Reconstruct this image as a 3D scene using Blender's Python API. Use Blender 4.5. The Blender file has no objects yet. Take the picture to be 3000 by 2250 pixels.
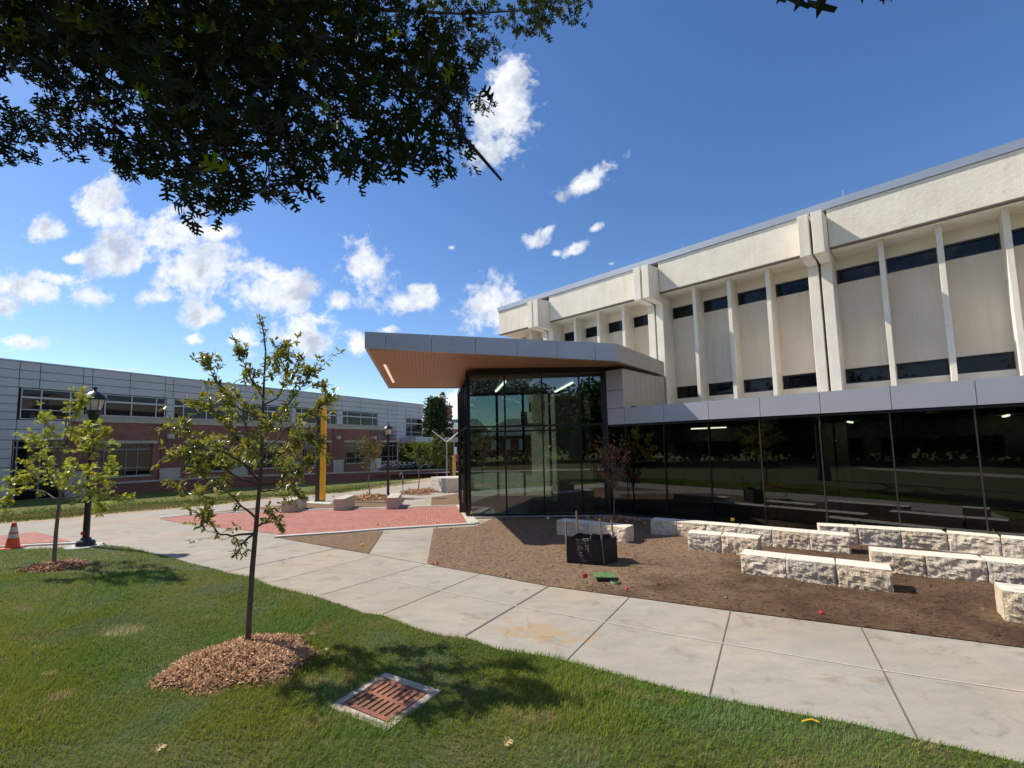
import bpy, bmesh, math, random
import numpy as np
from mathutils import Vector, Matrix
random.seed(7); rng = np.random.default_rng(7)
SC = bpy.context.scene; COL = SC.collection
R = math.radians; S = 3000/2212.0
# ------------------------------------------------------------------ camera model
F = 1300.0; CX = 1500.0; CY = 1188.678; HC = 2.6
RT = np.array([0.99977244, -0.02133225, 0.0]); RT /= np.linalg.norm(RT)
UP = np.array([-0.02124741, -0.99579585, 0.08910202]); UP /= np.linalg.norm(UP)
RT = RT - UP*(RT@UP); RT /= np.linalg.norm(RT)
FW = np.cross(RT, UP); FW = FW if FW[2] > 0 else -FW
CAM = np.array([0, 0, HC])
def ray(x, y):
    d = np.array([x-CX, y-CY, F]); return np.array([d@RT, d@FW, d@UP])
def tz(x, y): return -.03*(min(max(y, 15.), 95.)-15.)
def G(x, y, z=0.):
    """ground point seen at a measured position, z above the terrain"""
    d = ray(x, y); t = (z-HC)/d[2] if d[2] < -1e-6 else 1e9
    p = CAM+d*t
    if p[1] > 15 or t > 1e8:
        t = (z-HC+.45)/(d[2]+.03*d[1]); p = CAM+d*t
    return p
def DD(x, y, dep):
    d = ray(x, y); return CAM+d*(dep/d[1])
def PL(x, y, p, n):
    d = ray(x, y); return CAM+d*(((p-CAM)@n)/(d@n))
def proj(P):
    q = np.asarray(P)-CAM; v = q[..., 0:1]*RT+q[..., 1:2]*FW+q[..., 2:3]*UP
    return CX+F*v[..., 0]/v[..., 2], CY+F*v[..., 1]/v[..., 2], v[..., 2]
# ------------------------------------------------------------------ object helpers
ORG = {}
def org(o): return ORG.get(o.name, np.zeros(3)) if o else np.zeros(3)
def tag(o, label=None, cat=None, group=None, kind=None):
    if label: o['label'] = label
    if cat: o['category'] = cat
    if group: o['group'] = group
    if kind: o['kind'] = kind
    return o
def thing(name, loc, label, cat, group=None):
    o = bpy.data.objects.new(name, None); COL.objects.link(o)
    o.location = [float(a) for a in loc]; o.empty_display_size = .2
    ORG[o.name] = np.array(loc, float)
    return tag(o, label, cat, group)
class MB:
    def __init__(s): s.v = []; s.f = []; s.m = []; s.sm = []
    def add(s, vs, fs, m=0, smooth=False):
        b = len(s.v); s.v += [tuple(map(float, p)) for p in vs]
        for f in fs: s.f.append([b+i for i in f]); s.m.append(m); s.sm.append(smooth)
    def hexa(s, c, m=0):  # 8 corners: bottom 4 ccw, top 4
        s.add(c, [(3, 2, 1, 0), (4, 5, 6, 7), (0, 1, 5, 4), (1, 2, 6, 5), (2, 3, 7, 6), (3, 0, 4, 7)], m)
    def box(s, lo, hi, m=0):
        (a, b, c), (d, e, f) = lo, hi
        s.hexa([(a, b, c), (d, b, c), (d, e, c), (a, e, c), (a, b, f), (d, b, f), (d, e, f), (a, e, f)], m)
    def fbox(s, fr, u, v, z, m=0):
        """box in a wall frame: u along, v outwards, z up"""
        o, U, N = fr; P = lambda a, b, c: o+U*a+N*b+np.array([0, 0, c])
        s.hexa([P(u[0], v[0], z[0]), P(u[0], v[1], z[0]), P(u[1], v[1], z[0]), P(u[1], v[0], z[0]),
                P(u[0], v[0], z[1]), P(u[0], v[1], z[1]), P(u[1], v[1], z[1]), P(u[1], v[0], z[1])], m)
    def quad(s, a, b, c, d, m=0): s.add([a, b, c, d], [(0, 1, 2, 3)], m)
    def prism(s, poly, z0, z1, m=0):
        n = len(poly); g = (lambda z, i: z[i]) if hasattr(z0, '__len__') else (lambda z, i: z)
        s.add([(p[0], p[1], g(z0, i)) for i, p in enumerate(poly)]+[(p[0], p[1], g(z1, i)) for i, p in enumerate(poly)],
              [tuple(range(n))[::-1], tuple(range(n, 2*n))]+[(i, (i+1) % n, n+(i+1) % n, n+i) for i in range(n)], m)
    def tube(s, pts, rad, n=8, m=0, smooth=True, cap=True):
        pts = [np.array(p, float) for p in pts]
        if not hasattr(rad, '__len__'): rad = [rad]*len(pts)
        vs = []; prev = None
        for i, p in enumerate(pts):
            t = pts[min(i+1, len(pts)-1)]-pts[max(i-1, 0)]; t = t/(np.linalg.norm(t)+1e-9)
            if prev is None:
                a = np.array([0, 0, 1.]) if abs(t[2]) < .9 else np.array([1., 0, 0])
            else: a = prev
            x = a-t*(a@t); x /= np.linalg.norm(x)+1e-9; y = np.cross(t, x); prev = x
            for k in range(n):
                th = 2*math.pi*k/n; vs.append(p+(x*math.cos(th)+y*math.sin(th))*rad[i])
        fs = [(i*n+k, i*n+(k+1) % n, (i+1)*n+(k+1) % n, (i+1)*n+k) for i in range(len(pts)-1) for k in range(n)]
        s.add(vs, fs, m, smooth)
        if cap: s.add(vs[:n], [tuple(range(n))[::-1]], m); s.add(vs[-n:], [tuple(range(n))], m)
    def lathe(s, c, prof, n=16, m=0, smooth=True, rot=0):
        vs = [(c[0]+r*math.cos(2*math.pi*k/n+rot), c[1]+r*math.sin(2*math.pi*k/n+rot), c[2]+z) for r, z in prof for k in range(n)]
        s.add(vs, [(i*n+k, i*n+(k+1) % n, (i+1)*n+(k+1) % n, (i+1)*n+k) for i in range(len(prof)-1) for k in range(n)], m, smooth)
        s.add(vs[-n:], [tuple(range(n))], m); s.add(vs[:n], [tuple(range(n))[::-1]], m)
    def build(s, name, mats, parent=None, label=None, bevel=0, terrain=False):
        if not isinstance(mats, (list, tuple)): mats = [mats]
        me = bpy.data.meshes.new(name); o0 = org(parent)
        V = [(x-o0[0], y-o0[1], z-o0[2]) for x, y, z in s.v]
        me.from_pydata(V, [], s.f)
        for mt in mats: me.materials.append(mt)
        me.polygons.foreach_set('material_index', s.m); me.polygons.foreach_set('use_smooth', s.sm)
        me.update()
        o = bpy.data.objects.new(name, me); COL.objects.link(o)
        if parent: o.parent = parent; ORG[o.name] = o0
        if bevel:
            md = o.modifiers.new('bevel', 'BEVEL'); md.width = bevel; md.segments = 2; md.limit_method = 'ANGLE'
        if label: o['label'] = label
        return o
def npmesh(name, V, faces, mats, parent=None, mi=None, col=None, smooth=False):
    """V (n,3) array, faces (m,k) array of equal sized faces"""
    me = bpy.data.meshes.new(name); o0 = org(parent)
    V = np.asarray(V, np.float32)-o0.astype(np.float32); faces = np.asarray(faces, np.int32)
    m, k = faces.shape
    me.vertices.add(len(V)); me.vertices.foreach_set('co', V.ravel())
    me.loops.add(m*k); me.loops.foreach_set('vertex_index', faces.ravel())
    me.polygons.add(m); me.polygons.foreach_set('loop_start', np.arange(0, m*k, k, dtype=np.int32))
    try: me.polygons.foreach_set('loop_total', np.full(m, k, np.int32))
    except Exception: pass
    if mi is not None: me.polygons.foreach_set('material_index', np.asarray(mi, np.int32))
    me.polygons.foreach_set('use_smooth', np.full(m, smooth))
    for mt in (mats if isinstance(mats, (list, tuple)) else [mats]): me.materials.append(mt)
    if col is not None:
        a = me.color_attributes.new('tint', 'FLOAT_COLOR', 'POINT'); a.data.foreach_set('color', np.asarray(col, np.float32).ravel())
    me.update(calc_edges=True); me.validate()
    o = bpy.data.objects.new(name, me); COL.objects.link(o)
    if parent: o.parent = parent; ORG[o.name] = o0
    return o
def copy_tree(o, parent=None):
    c = o.copy(); COL.objects.link(c)
    if parent: c.parent = parent
    for ch in [x for x in SC.objects if x.parent == o]: copy_tree(ch, c)
    return c
# ------------------------------------------------------------------ materials
def newmat(name):
    m = bpy.data.materials.new(name); m.use_nodes = True; nt = m.node_tree
    return m, nt, nt.nodes['Principled BSDF']
def nd(nt, t, **k):
    n = nt.nodes.new(t)
    for a, b in k.items(): setattr(n, a, b)
    return n
def setin(n, **k):
    for a, b in k.items(): n.inputs[a.replace('_', ' ')].default_value = b
def noise(nt, vec, sc, det=4, rough=.55, dist=0):
    n = nd(nt, 'ShaderNodeTexNoise'); n.inputs['Scale'].default_value = sc; n.inputs['Detail'].default_value = det
    n.inputs['Roughness'].default_value = rough; n.inputs['Distortion'].default_value = dist
    nt.links.new(vec, n.inputs['Vector']); return n.outputs['Fac']
def ramp(nt, fac, stops):
    r = nd(nt, 'ShaderNodeValToRGB'); e = r.color_ramp.elements
    while len(e) < len(stops): e.new(.5)
    for x, (p, c) in zip(e, stops): x.position = p; x.color = (c[0], c[1], c[2], 1) if hasattr(c, '__len__') else (c, c, c, 1)
    nt.links.new(fac, r.inputs['Fac']); return r.outputs['Color']
def mix(nt, a, b, fac, mode='MIX'):
    m = nd(nt, 'ShaderNodeMix', data_type='RGBA', blend_type=mode)
    for sck, v in ((m.inputs[6], a), (m.inputs[7], b), (m.inputs[0], fac)):
        if hasattr(v, 'is_linked'): nt.links.new(v, sck)
        else: sck.default_value = (v[0], v[1], v[2], 1) if hasattr(v, '__len__') else v
    return m.outputs[2]
def math_(nt, op, a, b=0., c=None, clamp=False):
    m = nd(nt, 'ShaderNodeMath', operation=op); m.use_clamp = clamp
    for i, v in enumerate((a, b, c)):
        if v is None: continue
        if hasattr(v, 'is_linked'): nt.links.new(v, m.inputs[i])
        else: m.inputs[i].default_value = v
    return m.outputs[0]
def vdot(nt, vec, d):
    m = nd(nt, 'ShaderNodeVectorMath', operation='DOT_PRODUCT'); nt.links.new(vec, m.inputs[0]); m.inputs[1].default_value = tuple(map(float, d)); return m.outputs['Value']
def bump(nt, bs, h, st=.3, dist=.02):
    b = nd(nt, 'ShaderNodeBump'); b.inputs['Strength'].default_value = st; b.inputs['Distance'].default_value = dist
    nt.links.new(h, b.inputs['Height']); nt.links.new(b.outputs[0], bs.inputs['Normal'])
def pos(nt): return nd(nt, 'ShaderNodeNewGeometry').outputs['Position']
def scalev(nt, vec, s):
    m = nd(nt, 'ShaderNodeVectorMath', operation='MULTIPLY'); nt.links.new(vec, m.inputs[0]); m.inputs[1].default_value = s; return m.outputs[0]
def plain(name, c1, c2=None, sc=3., rough=.7, metal=0., bst=0., bsc=40., bd=.01, spec=None, fine=None, streak=None):
    m, nt, b = newmat(name); P = pos(nt)
    c2 = c2 or [x*.85 for x in c1]
    c = mix(nt, c1, c2, ramp(nt, noise(nt, P, sc, 5), [(.35, 0.), (.65, 1.)]))
    if fine:
        c = mix(nt, c, fine[1], ramp(nt, noise(nt, P, fine[0], 3, .6), [(fine[2], 0.), (fine[2]+.08, 1.)]))
    if streak: c = mix(nt, c, streak, ramp(nt, noise(nt, scalev(nt, P, (2.2, 2.2, .16)), 2.2, 6, .62), [(.50, 0.), (.74, .85)]), 'MULTIPLY')
    nt.links.new(c, b.inputs['Base Color']); b.inputs['Roughness'].default_value = rough; b.inputs['Metallic'].default_value = metal
    if spec is not None: b.inputs['Specular IOR Level'].default_value = spec
    if bst: bump(nt, b, noise(nt, P, bsc, 5, .65), bst, bd)
    return m
def emis(name, c, st):
    m, nt, b = newmat(name); b.inputs['Base Color'].default_value = (*c, 1); b.inputs['Emission Color'].default_value = (*c, 1); b.inputs['Emission Strength'].default_value = st; return m
def glassmat(name, tint, refl=.1, rough=0.0):
    """coated architectural glass: tinted see-through plus a fresnel mirror"""
    m, nt, b = newmat(name); nt.nodes.remove(b); out = nt.nodes['Material Output']
    tr = nd(nt, 'ShaderNodeBsdfTransparent'); tr.inputs[0].default_value = (*tint, 1)
    gl = nd(nt, 'ShaderNodeBsdfGlossy'); gl.inputs['Roughness'].default_value = rough; gl.inputs[0].default_value = (.92, .97, 1, 1)
    fr = nd(nt, 'ShaderNodeFresnel'); fr.inputs[0].default_value = 1.5
    f = math_(nt, 'ADD', fr.outputs[0], refl, clamp=True)
    ms = nd(nt, 'ShaderNodeMixShader'); nt.links.new(f, ms.inputs[0]); nt.links.new(tr.outputs[0], ms.inputs[1]); nt.links.new(gl.outputs[0], ms.inputs[2])
    if True:
        bp = nd(nt, 'ShaderNodeBump'); bp.inputs['Strength'].default_value = .05; bp.inputs['Distance'].default_value = .02
        nt.links.new(noise(nt, pos(nt), .9, 1), bp.inputs['Height']); nt.links.new(bp.outputs[0], gl.inputs['Normal'])
    nt.links.new(ms.outputs[0], out.inputs[0]); return m
def leafmat(name, c1, c2, trans=.35, rough=.4, dry=None, use_attr=True):
    m, nt, b = newmat(name); out = nt.nodes['Material Output']; P = pos(nt)
    c = mix(nt, c1, c2, noise(nt, P, 3.2, 3))
    if use_attr:
        at = nd(nt, 'ShaderNodeAttribute', attribute_name='tint'); c = mix(nt, c, at.outputs['Color'], 1., 'MULTIPLY')
    nt.links.new(c, b.inputs['Base Color']); b.inputs['Roughness'].default_value = rough; b.inputs['Specular IOR Level'].default_value = .5 if rough < .45 else .12
    tl = nd(nt, 'ShaderNodeBsdfTranslucent'); c3 = mix(nt, c, (1.6, 1.35, .45), 1., 'MULTIPLY'); nt.links.new(c3, tl.inputs[0])
    ms = nd(nt, 'ShaderNodeMixShader'); ms.inputs[0].default_value = trans
    nt.links.new(b.outputs[0], ms.inputs[1]); nt.links.new(tl.outputs[0], ms.inputs[2]); nt.links.new(ms.outputs[0], out.inputs[0]); return m
def brickmat(name, du, dv, bw, bh, mortar, ca, cb, cm, bst=.4, off=.5, rough=.85):
    m, nt, b = newmat(name); P = pos(nt)
    cx = nd(nt, 'ShaderNodeCombineXYZ'); nt.links.new(vdot(nt, P, du), cx.inputs[0]); nt.links.new(vdot(nt, P, dv), cx.inputs[1])
    t = nd(nt, 'ShaderNodeTexBrick'); t.offset = off; nt.links.new(cx.outputs[0], t.inputs['Vector'])
    t.inputs['Scale'].default_value = 1; t.inputs['Brick Width'].default_value = bw; t.inputs['Row Height'].default_value = bh
    t.inputs['Mortar Size'].default_value = mortar; t.inputs['Mortar Smooth'].default_value = .3; t.inputs['Bias'].default_value = -.1
    t.inputs['Color1'].default_value = (*ca, 1); t.inputs['Color2'].default_value = (*cb, 1); t.inputs['Mortar'].default_value = (*cm, 1)
    c = mix(nt, t.outputs['Color'], (.8, .8, .82), ramp(nt, noise(nt, P, .9, 4), [(.4, 0.), (.7, .5)]), 'MULTIPLY')
    c = mix(nt, c, (1.15, 1.0, .9), ramp(nt, noise(nt, P, 5, 4), [(.45, 0.), (.7, .6)]), 'MULTIPLY')
    nt.links.new(c, b.inputs['Base Color']); b.inputs['Roughness'].default_value = rough
    bump(nt, b, math_(nt, 'SUBTRACT', 1., t.outputs['Fac']), bst, .004); return m
# ------------------------------------------------------------------ world, sun, camera
SUN_AZ = R(-69.4); SUN_EL = R(48)     # measured from +Y towards -X
SUND = np.array([math.sin(SUN_AZ)*math.cos(SUN_EL), math.cos(SUN_AZ)*math.cos(SUN_EL), math.sin(SUN_EL)])
W = bpy.data.worlds.new('World'); SC.world = W; W.use_nodes = True
nt = W.node_tree; bg = nt.nodes['Background']; wo = nt.nodes['World Output']
sky = nd(nt, 'ShaderNodeTexSky', sky_type='NISHITA'); sky.sun_disc = False; sky.sun_elevation = SUN_EL; sky.sun_rotation = SUN_AZ
sky.altitude = 300; sky.air_density = 1.0; sky.dust_density = .2; sky.ozone_density = 1.7
hs = nd(nt, 'ShaderNodeHueSaturation'); hs.inputs['Saturation'].default_value = 1.22; hs.inputs['Hue'].default_value = .507
nt.links.new(sky.outputs[0], hs.inputs['Color']); nt.links.new(hs.outputs[0], bg.inputs[0]); bg.inputs[1].default_value = .132
tc = nd(nt, 'ShaderNodeTexCoord'); sp = nd(nt, 'ShaderNodeSeparateXYZ'); nt.links.new(tc.outputs['Generated'], sp.inputs[0])
ymax = math_(nt, 'MAXIMUM', math_(nt, 'ABSOLUTE', sp.outputs[1]), .08)
cc = nd(nt, 'ShaderNodeCombineXYZ'); nt.links.new(math_(nt, 'DIVIDE', sp.outputs[0], ymax), cc.inputs[0]); nt.links.new(math_(nt, 'DIVIDE', sp.outputs[2], ymax), cc.inputs[1])
back = math_(nt, 'LESS_THAN', sp.outputs[1], 0.); nt.links.new(math_(nt, 'MULTIPLY', back, 7.3), cc.inputs[2])
uv = cc.outputs[0]
blobs = [(335, 500, 115, 60, 0), (430, 585, 130, 62, -8), (560, 640, 110, 40, -15), (430, 680, 52, 36, 0), (280, 560, 100, 45, 10), (210, 440, 62, 50, 20), (95, 500, 62, 34, 10),
         (790, 580, 52, 80, 25), (880, 652, 68, 30, 0), (735, 650, 45, 22, 0), (1085, 235, 72, 95, 0), (1060, 330, 55, 50, 0), (1065, 660, 62, 62, 0), (1262, 392, 78, 24, 36),
         (1155, 520, 30, 22, 35), (1242, 538, 34, 12, 30), (1285, 492, 16, 8, 20), (655, 728, 85, 42, -10), (530, 735, 40, 36, 0), (420, 735, 34, 17, 0), (75, 625, 75, 30, -8), (195, 640, 55, 28, -15),
         (10, 665, 35, 25, 0), (40, 737, 80, 20, -4), (775, 742, 34, 24, 0), (840, 712, 25, 8, 0), (985, 870, 24, 36, 0), (240, 800, 60, 5, 0), (600, 600, 95, 30, -20), (1320, 570, 10, 7, 0), (1200, 548, 14, 9, 0), (120, 600, 70, 20, -10), (345, 640, 50, 25, 0), (255, 470, 55, 28, 0), (1090, 160, 50, 50, 0), (690, 690, 45, 22, 0), (160, 560, 30, 14, 0), (470, 500, 45, 20, 0), (20, 620, 40, 14, 0), (905, 625, 40, 12, 0), (1180, 500, 22, 9, 35), (975, 535, 10, 7, 0)]
dmin = None
for (bx, by, rx, ry, rot) in blobs:
    d = ray(bx*S, by*S); u0, v0 = d[0]/d[1], d[2]/d[1]
    mp = nd(nt, 'ShaderNodeMapping', vector_type='TEXTURE'); nt.links.new(uv, mp.inputs[0])
    mp.inputs[1].default_value = (u0, v0, 0); mp.inputs[2].default_value = (0, 0, R(rot)); mp.inputs[3].default_value = (rx*S/F*1.42, ry*S/F*1.42, 5)
    ln = nd(nt, 'ShaderNodeVectorMath', operation='LENGTH'); nt.links.new(mp.outputs[0], ln.inputs[0])
    if dmin is None: dmin = ln.outputs['Value']
    else: dmin = math_(nt, 'MINIMUM', dmin, ln.outputs['Value'])
gen = math_(nt, 'MULTIPLY_ADD', back, 10.1, -10.)      # scattered cloud behind the viewer
mask = math_(nt, 'MAXIMUM', math_(nt, 'MULTIPLY_ADD', math_(nt, 'SUBTRACT', 1., dmin), 1.5, -.28), gen)
n1 = noise(nt, uv, 9, 10, .62, .35); n2 = noise(nt, uv, 24, 6, .65, .3); n3 = noise(nt, uv, 60, 4, .6)
dn = math_(nt, 'ADD', math_(nt, 'ADD', mask, math_(nt, 'MULTIPLY', math_(nt, 'SUBTRACT', n1, .5), 3.6)), math_(nt, 'ADD', math_(nt, 'MULTIPLY', math_(nt, 'SUBTRACT', n2, .5), 2.3), math_(nt, 'MULTIPLY', math_(nt, 'SUBTRACT', n3, .5), .5)))
cf = ramp(nt, math_(nt, 'MULTIPLY_ADD', math_(nt, 'MULTIPLY', math_(nt, 'GREATER_THAN', mask, -.55), dn), 1.0, 0.), [(.0, 0.), (.30, .30), (.62, .75), (1., .97)])
# the lit side and the base of each cloud: compare the density with the density a little towards the sun
mp2 = nd(nt, 'ShaderNodeMapping'); mp2.inputs[1].default_value = (.035, -.05, 0); nt.links.new(uv, mp2.inputs[0])
n1b = noise(nt, mp2.outputs[0], 9, 7, .6, .35); n4 = noise(nt, uv, 13, 5, .6)
sh = math_(nt, 'ADD', math_(nt, 'MULTIPLY', math_(nt, 'SUBTRACT', n1b, n1), 2.4), math_(nt, 'MULTIPLY_ADD', n4, .9, .18), clamp=True)
ccol = ramp(nt, sh, [(.10, (.52, .57, .66)), (.40, (.74, .78, .85)), (.78, (.97, .98, 1.))])
bg2 = nd(nt, 'ShaderNodeBackground'); nt.links.new(ccol, bg2.inputs[0]); bg2.inputs[1].default_value = .93
mxs = nd(nt, 'ShaderNodeMixShader'); nt.links.new(cf, mxs.inputs[0]); nt.links.new(bg.outputs[0], mxs.inputs[1]); nt.links.new(bg2.outputs[0], mxs.inputs[2]); nt.links.new(mxs.outputs[0], wo.inputs[0])
W.cycles.sampling_method = 'MANUAL'; W.cycles.sample_map_resolution = 1024
sl = bpy.data.lights.new('sun', 'SUN'); sl.energy = 4.9; sl.angle = R(.53); sl.color = (1, .925, .80)
so = bpy.data.objects.new('sun', sl); COL.objects.link(so); so.rotation_euler = Vector(SUND).to_track_quat('Z', 'Y').to_euler(); so.location = (-20, 10, 25)
cd = bpy.data.cameras.new('camera'); cam = bpy.data.objects.new('camera', cd); COL.objects.link(cam); SC.camera = cam
cd.sensor_width = 36; cd.sensor_fit = 'HORIZONTAL'; cd.lens = F/3000*36; cd.shift_y = (CY-1125)/3000; cd.clip_end = 3000; cd.clip_start = .05
# camera axes: image right / up / backwards expressed in the world
ax = np.array([[1, 0, 0]@b for b in (RT, FW, UP)]), np.array([[0, -1, 0]@b for b in (RT, FW, UP)]), np.array([[0, 0, -1]@b for b in (RT, FW, UP)])
cam.matrix_world = Matrix(((ax[0][0], ax[1][0], ax[2][0], 0), (ax[0][1], ax[1][1], ax[2][1], 0), (ax[0][2], ax[1][2], ax[2][2], HC), (0, 0, 0, 1)))
vs = SC.view_settings; vs.view_transform = 'Standard'; vs.look = 'None'; vs.exposure = 0.24; vs.gamma = 1
SC.render.resolution_x = 1024; SC.render.resolution_y = 768
SC.render.engine = 'CYCLES'; SC.cycles.max_bounces = 8; SC.cycles.transparent_max_bounces = 16; SC.cycles.glossy_bounces = 4
# ------------------------------------------------------------------ building frames
def unit(v): v = np.array(v, float); v[2] = 0; return v/np.linalg.norm(v)
BU = unit(-ray(115, 1337)); BN = np.array([BU[1], -BU[0], 0]); BO = G(1778, 1510); BF = (BO, BU, BN)
LU_ = unit(ray(2201, 1291)); LN = np.array([LU_[1], -LU_[0], 0]); LO = np.array([-33.042, 36.070, 0]); LF = (LO, LU_, LN)
def B_(u, v, z): return BO+BU*u+BN*v+np.array([0, 0, z])
# ------------------------------------------------------------------ materials
Z3 = (0, 0, 1)
m, nt, b = newmat('concrete_walk'); P = pos(nt); M_CONC = m
c = mix(nt, (.355, .325, .275), (.43, .395, .335), ramp(nt, noise(nt, P, .55, 5), [(.3, 0.), (.7, 1.)]))
c = mix(nt, c, (.30, .29, .26), ramp(nt, noise(nt, scalev(nt, P, (1.5, 4., 1)), 1.1, 6, .65), [(.44, 0.), (.70, .8)]))
c = mix(nt, c, (.88, .87, .84), ramp(nt, noise(nt, P, 160, 3), [(.4, 0.), (.75, 1.)]), 'MULTIPLY')
c = mix(nt, c, (1.06, .97, .88), ramp(nt, noise(nt, P, .35, 3), [(.45, 0.), (.65, 1.)]), 'MULTIPLY')
# two tan mud stains beside the dark joint
gs = G(1590, 1850)
mp = nd(nt, 'ShaderNodeMapping', vector_type='TEXTURE'); mp.inputs[1].default_value = tuple(gs); mp.inputs[2].default_value = (0, 0, R(-20)); mp.inputs[3].default_value = (.95, .5, 5); nt.links.new(P, mp.inputs[0])
ln = nd(nt, 'ShaderNodeVectorMath', operation='LENGTH'); nt.links.new(mp.outputs[0], ln.inputs[0])
st = math_(nt, 'ADD', math_(nt, 'SUBTRACT', 1., ln.outputs['Value']), math_(nt, 'MULTIPLY', math_(nt, 'SUBTRACT', noise(nt, P, 4.5, 6, .62), .52), 3.6))
c = mix(nt, c, (.40, .29, .18), ramp(nt, st, [(.30, 0.), (.50, .8)]))
c = mix(nt, c, (.86, .84, .80), ramp(nt, noise(nt, scalev(nt, P, (14, 90, 1)), 1.0, 4, .6), [(.45, 0.), (.7, .9)]), 'MULTIPLY')
c = mix(nt, c, (.72, .66, .58), ramp(nt, noise(nt, P, 1.9, 7, .72, .6), [(.56, 0.), (.66, .8)]), 'MULTIPLY')
nt.links.new(c, b.inputs['Base Color']); b.inputs['Roughness'].default_value = .9; b.inputs['Specular IOR Level'].default_value = .2
bump(nt, b, noise(nt, scalev(nt, P, (1, 3, 1)), 60, 5, .7), .25, .004)
M_JOINT = plain('joint_filler', (.10, .085, .07), (.16, .13, .10), 20, .95)
M_SEAM = plain('joint_seam_pale', (.53, .49, .42), (.48, .44, .375), 12, .9)
M_CURB = plain('curb_concrete', (.55, .52, .46), (.48, .45, .40), 4, .85, bst=.2, bsc=80, bd=.004)
pd1 = unit(G(1339, 1483)-G(1370, 1536)); pd2 = np.array([pd1[1], -pd1[0], 0])
M_PAVE = brickmat('brick_pavers', pd1, pd2, .21, .105, .009, (.36, .125, .09), (.47, .20, .15), (.17, .095, .07), .45)
m, nt, b = newmat('soil'); P = pos(nt); M_SOIL = m
g0 = G(1450, 1720)
c = mix(nt, (.080, .047, .028), (.150, .092, .055), ramp(nt, noise(nt, P, 1.0, 5, .6, .4), [(.38, 0.), (.62, 1.)]))
c = mix(nt, c, (.235, .158, .10), ramp(nt, math_(nt, 'ADD', math_(nt, 'MULTIPLY', math_(nt, 'SUBTRACT', noise(nt, P, .6, 5, .6), .5), 1.3), vdot(nt, P, (-.10, .13, 0))), [(.66, 0.), (1.0, .92)]))
c = mix(nt, c, (.035, .021, .013), ramp(nt, noise(nt, scalev(nt, P, (1, 1.8, 1)), 13, 6, .7, .5), [(.50, 0.), (.62, .9)]))
c = mix(nt, c, (1.35, 1.3, 1.2), ramp(nt, noise(nt, P, 40, 4, .7), [(.5, 0.), (.75, 1.)]), 'MULTIPLY')
nt.links.new(c, b.inputs['Base Color']); b.inputs['Roughness'].default_value = .97; b.inputs['Specular IOR Level'].default_value = .15
hgt = math_(nt, 'ADD', noise(nt, P, 4.5, 6, .68, .5), math_(nt, 'MULTIPLY', noise(nt, P, 30, 5, .7), .35)); bump(nt, b, hgt, .8, .06)
M_LAWN = plain('lawn_ground', (.045, .060, .014), (.09, .085, .03), 2.5, .95, bst=.6, bsc=50, bd=.02)
m, nt, b = newmat('far_lawn'); P = pos(nt); M_FLAWN = m
c = mix(nt, (.115, .15, .03), (.21, .19, .075), ramp(nt, noise(nt, P, .45, 5, .65), [(.38, 0.), (.62, 1.)]))
c = mix(nt, c, (.055, .085, .018), ramp(nt, noise(nt, scalev(nt, P, (1, .5, 1)), 9, 6, .75), [(.42, 0.), (.68, .75)]))
c = mix(nt, c, (.30, .235, .14), ramp(nt, noise(nt, P, 1.7, 5, .7), [(.62, 0.), (.75, .8)]))
nt.links.new(c, b.inputs['Base Color']); b.inputs['Roughness'].default_value = 1; b.inputs['Specular IOR Level'].default_value = .1; bump(nt, b, noise(nt, P, 16, 5, .7), .8, .08)
M_SAND = plain('bare_verge', (.42, .31, .20), (.30, .21, .13), 1.4, .95, bst=.5, bsc=30, bd=.02)
m, nt, b = newmat('grass_blades'); P = pos(nt); M_GRASS = m; out = nt.nodes['Material Output']
at = nd(nt, 'ShaderNodeAttribute', attribute_name='tint'); nt.links.new(at.outputs['Color'], b.inputs['Base Color']); b.inputs['Roughness'].default_value = .6; b.inputs['Specular IOR Level'].default_value = .12
tl = nd(nt, 'ShaderNodeBsdfTranslucent'); nt.links.new(at.outputs['Color'], tl.inputs[0]); ms = nd(nt, 'ShaderNodeMixShader'); ms.inputs[0].default_value = .35
nt.links.new(b.outputs[0], ms.inputs[1]); nt.links.new(tl.outputs[0], ms.inputs[2]); nt.links.new(ms.outputs[0], out.inputs[0])
M_STUCCO = plain('cream_concrete', (.88, .80, .66), (.80, .72, .59), 1.2, .9, bst=.35, bsc=9, bd=.03, fine=(13, (.56, .50, .41), .65), streak=(.90, .87, .82))
M_PANEL = plain('cream_panel', (.80, .70, .555), (.74, .645, .51), .8, .92, bst=.25, bsc=70, bd=.006, fine=(60, (.56, .49, .39), .6), streak=(.88, .85, .80))
M_SOFF = plain('cream_soffit', (.88, .80, .64), (.82, .74, .59), 1.5, .85)
M_COPE = plain('coping_metal', (.42, .45, .50), (.38, .41, .46), 1, .45, .5)
M_SILV = plain('silver_panel', (.50, .51, .54), (.46, .47, .50), .7, .45, .4, bst=.03, bsc=2)
M_WARM = plain('champagne_panel', (.47, .45, .38), (.43, .41, .35), .7, .45, .4)
M_SEAMD = plain('panel_joint', (.05, .055, .06), None, 3, .8)
M_BLACK = plain('black_frame', (.008, .008, .009), (.014, .014, .015), 3, .3)
M_MULL = plain('mullion_metal', (.10, .095, .09), None, 3, .35, .7)
M_DGLASS = plain('dark_window', (.006, .008, .012), None, 3, .03, spec=.3)
M_DRIP = plain('drip_edge', (.20, .15, .12), None, 3, .6)
M_GLASS = glassmat('coated_glass', (.135, .175, .16), .14)
M_GLASSC = glassmat('clear_glass', (.85, .98, .96), .02)
M_GLASSW = glassmat('dark_coated_glass', (.13, .16, .13), .05)
m, nt, b = newmat('wood_soffit'); P = pos(nt); M_WOOD = m
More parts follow.
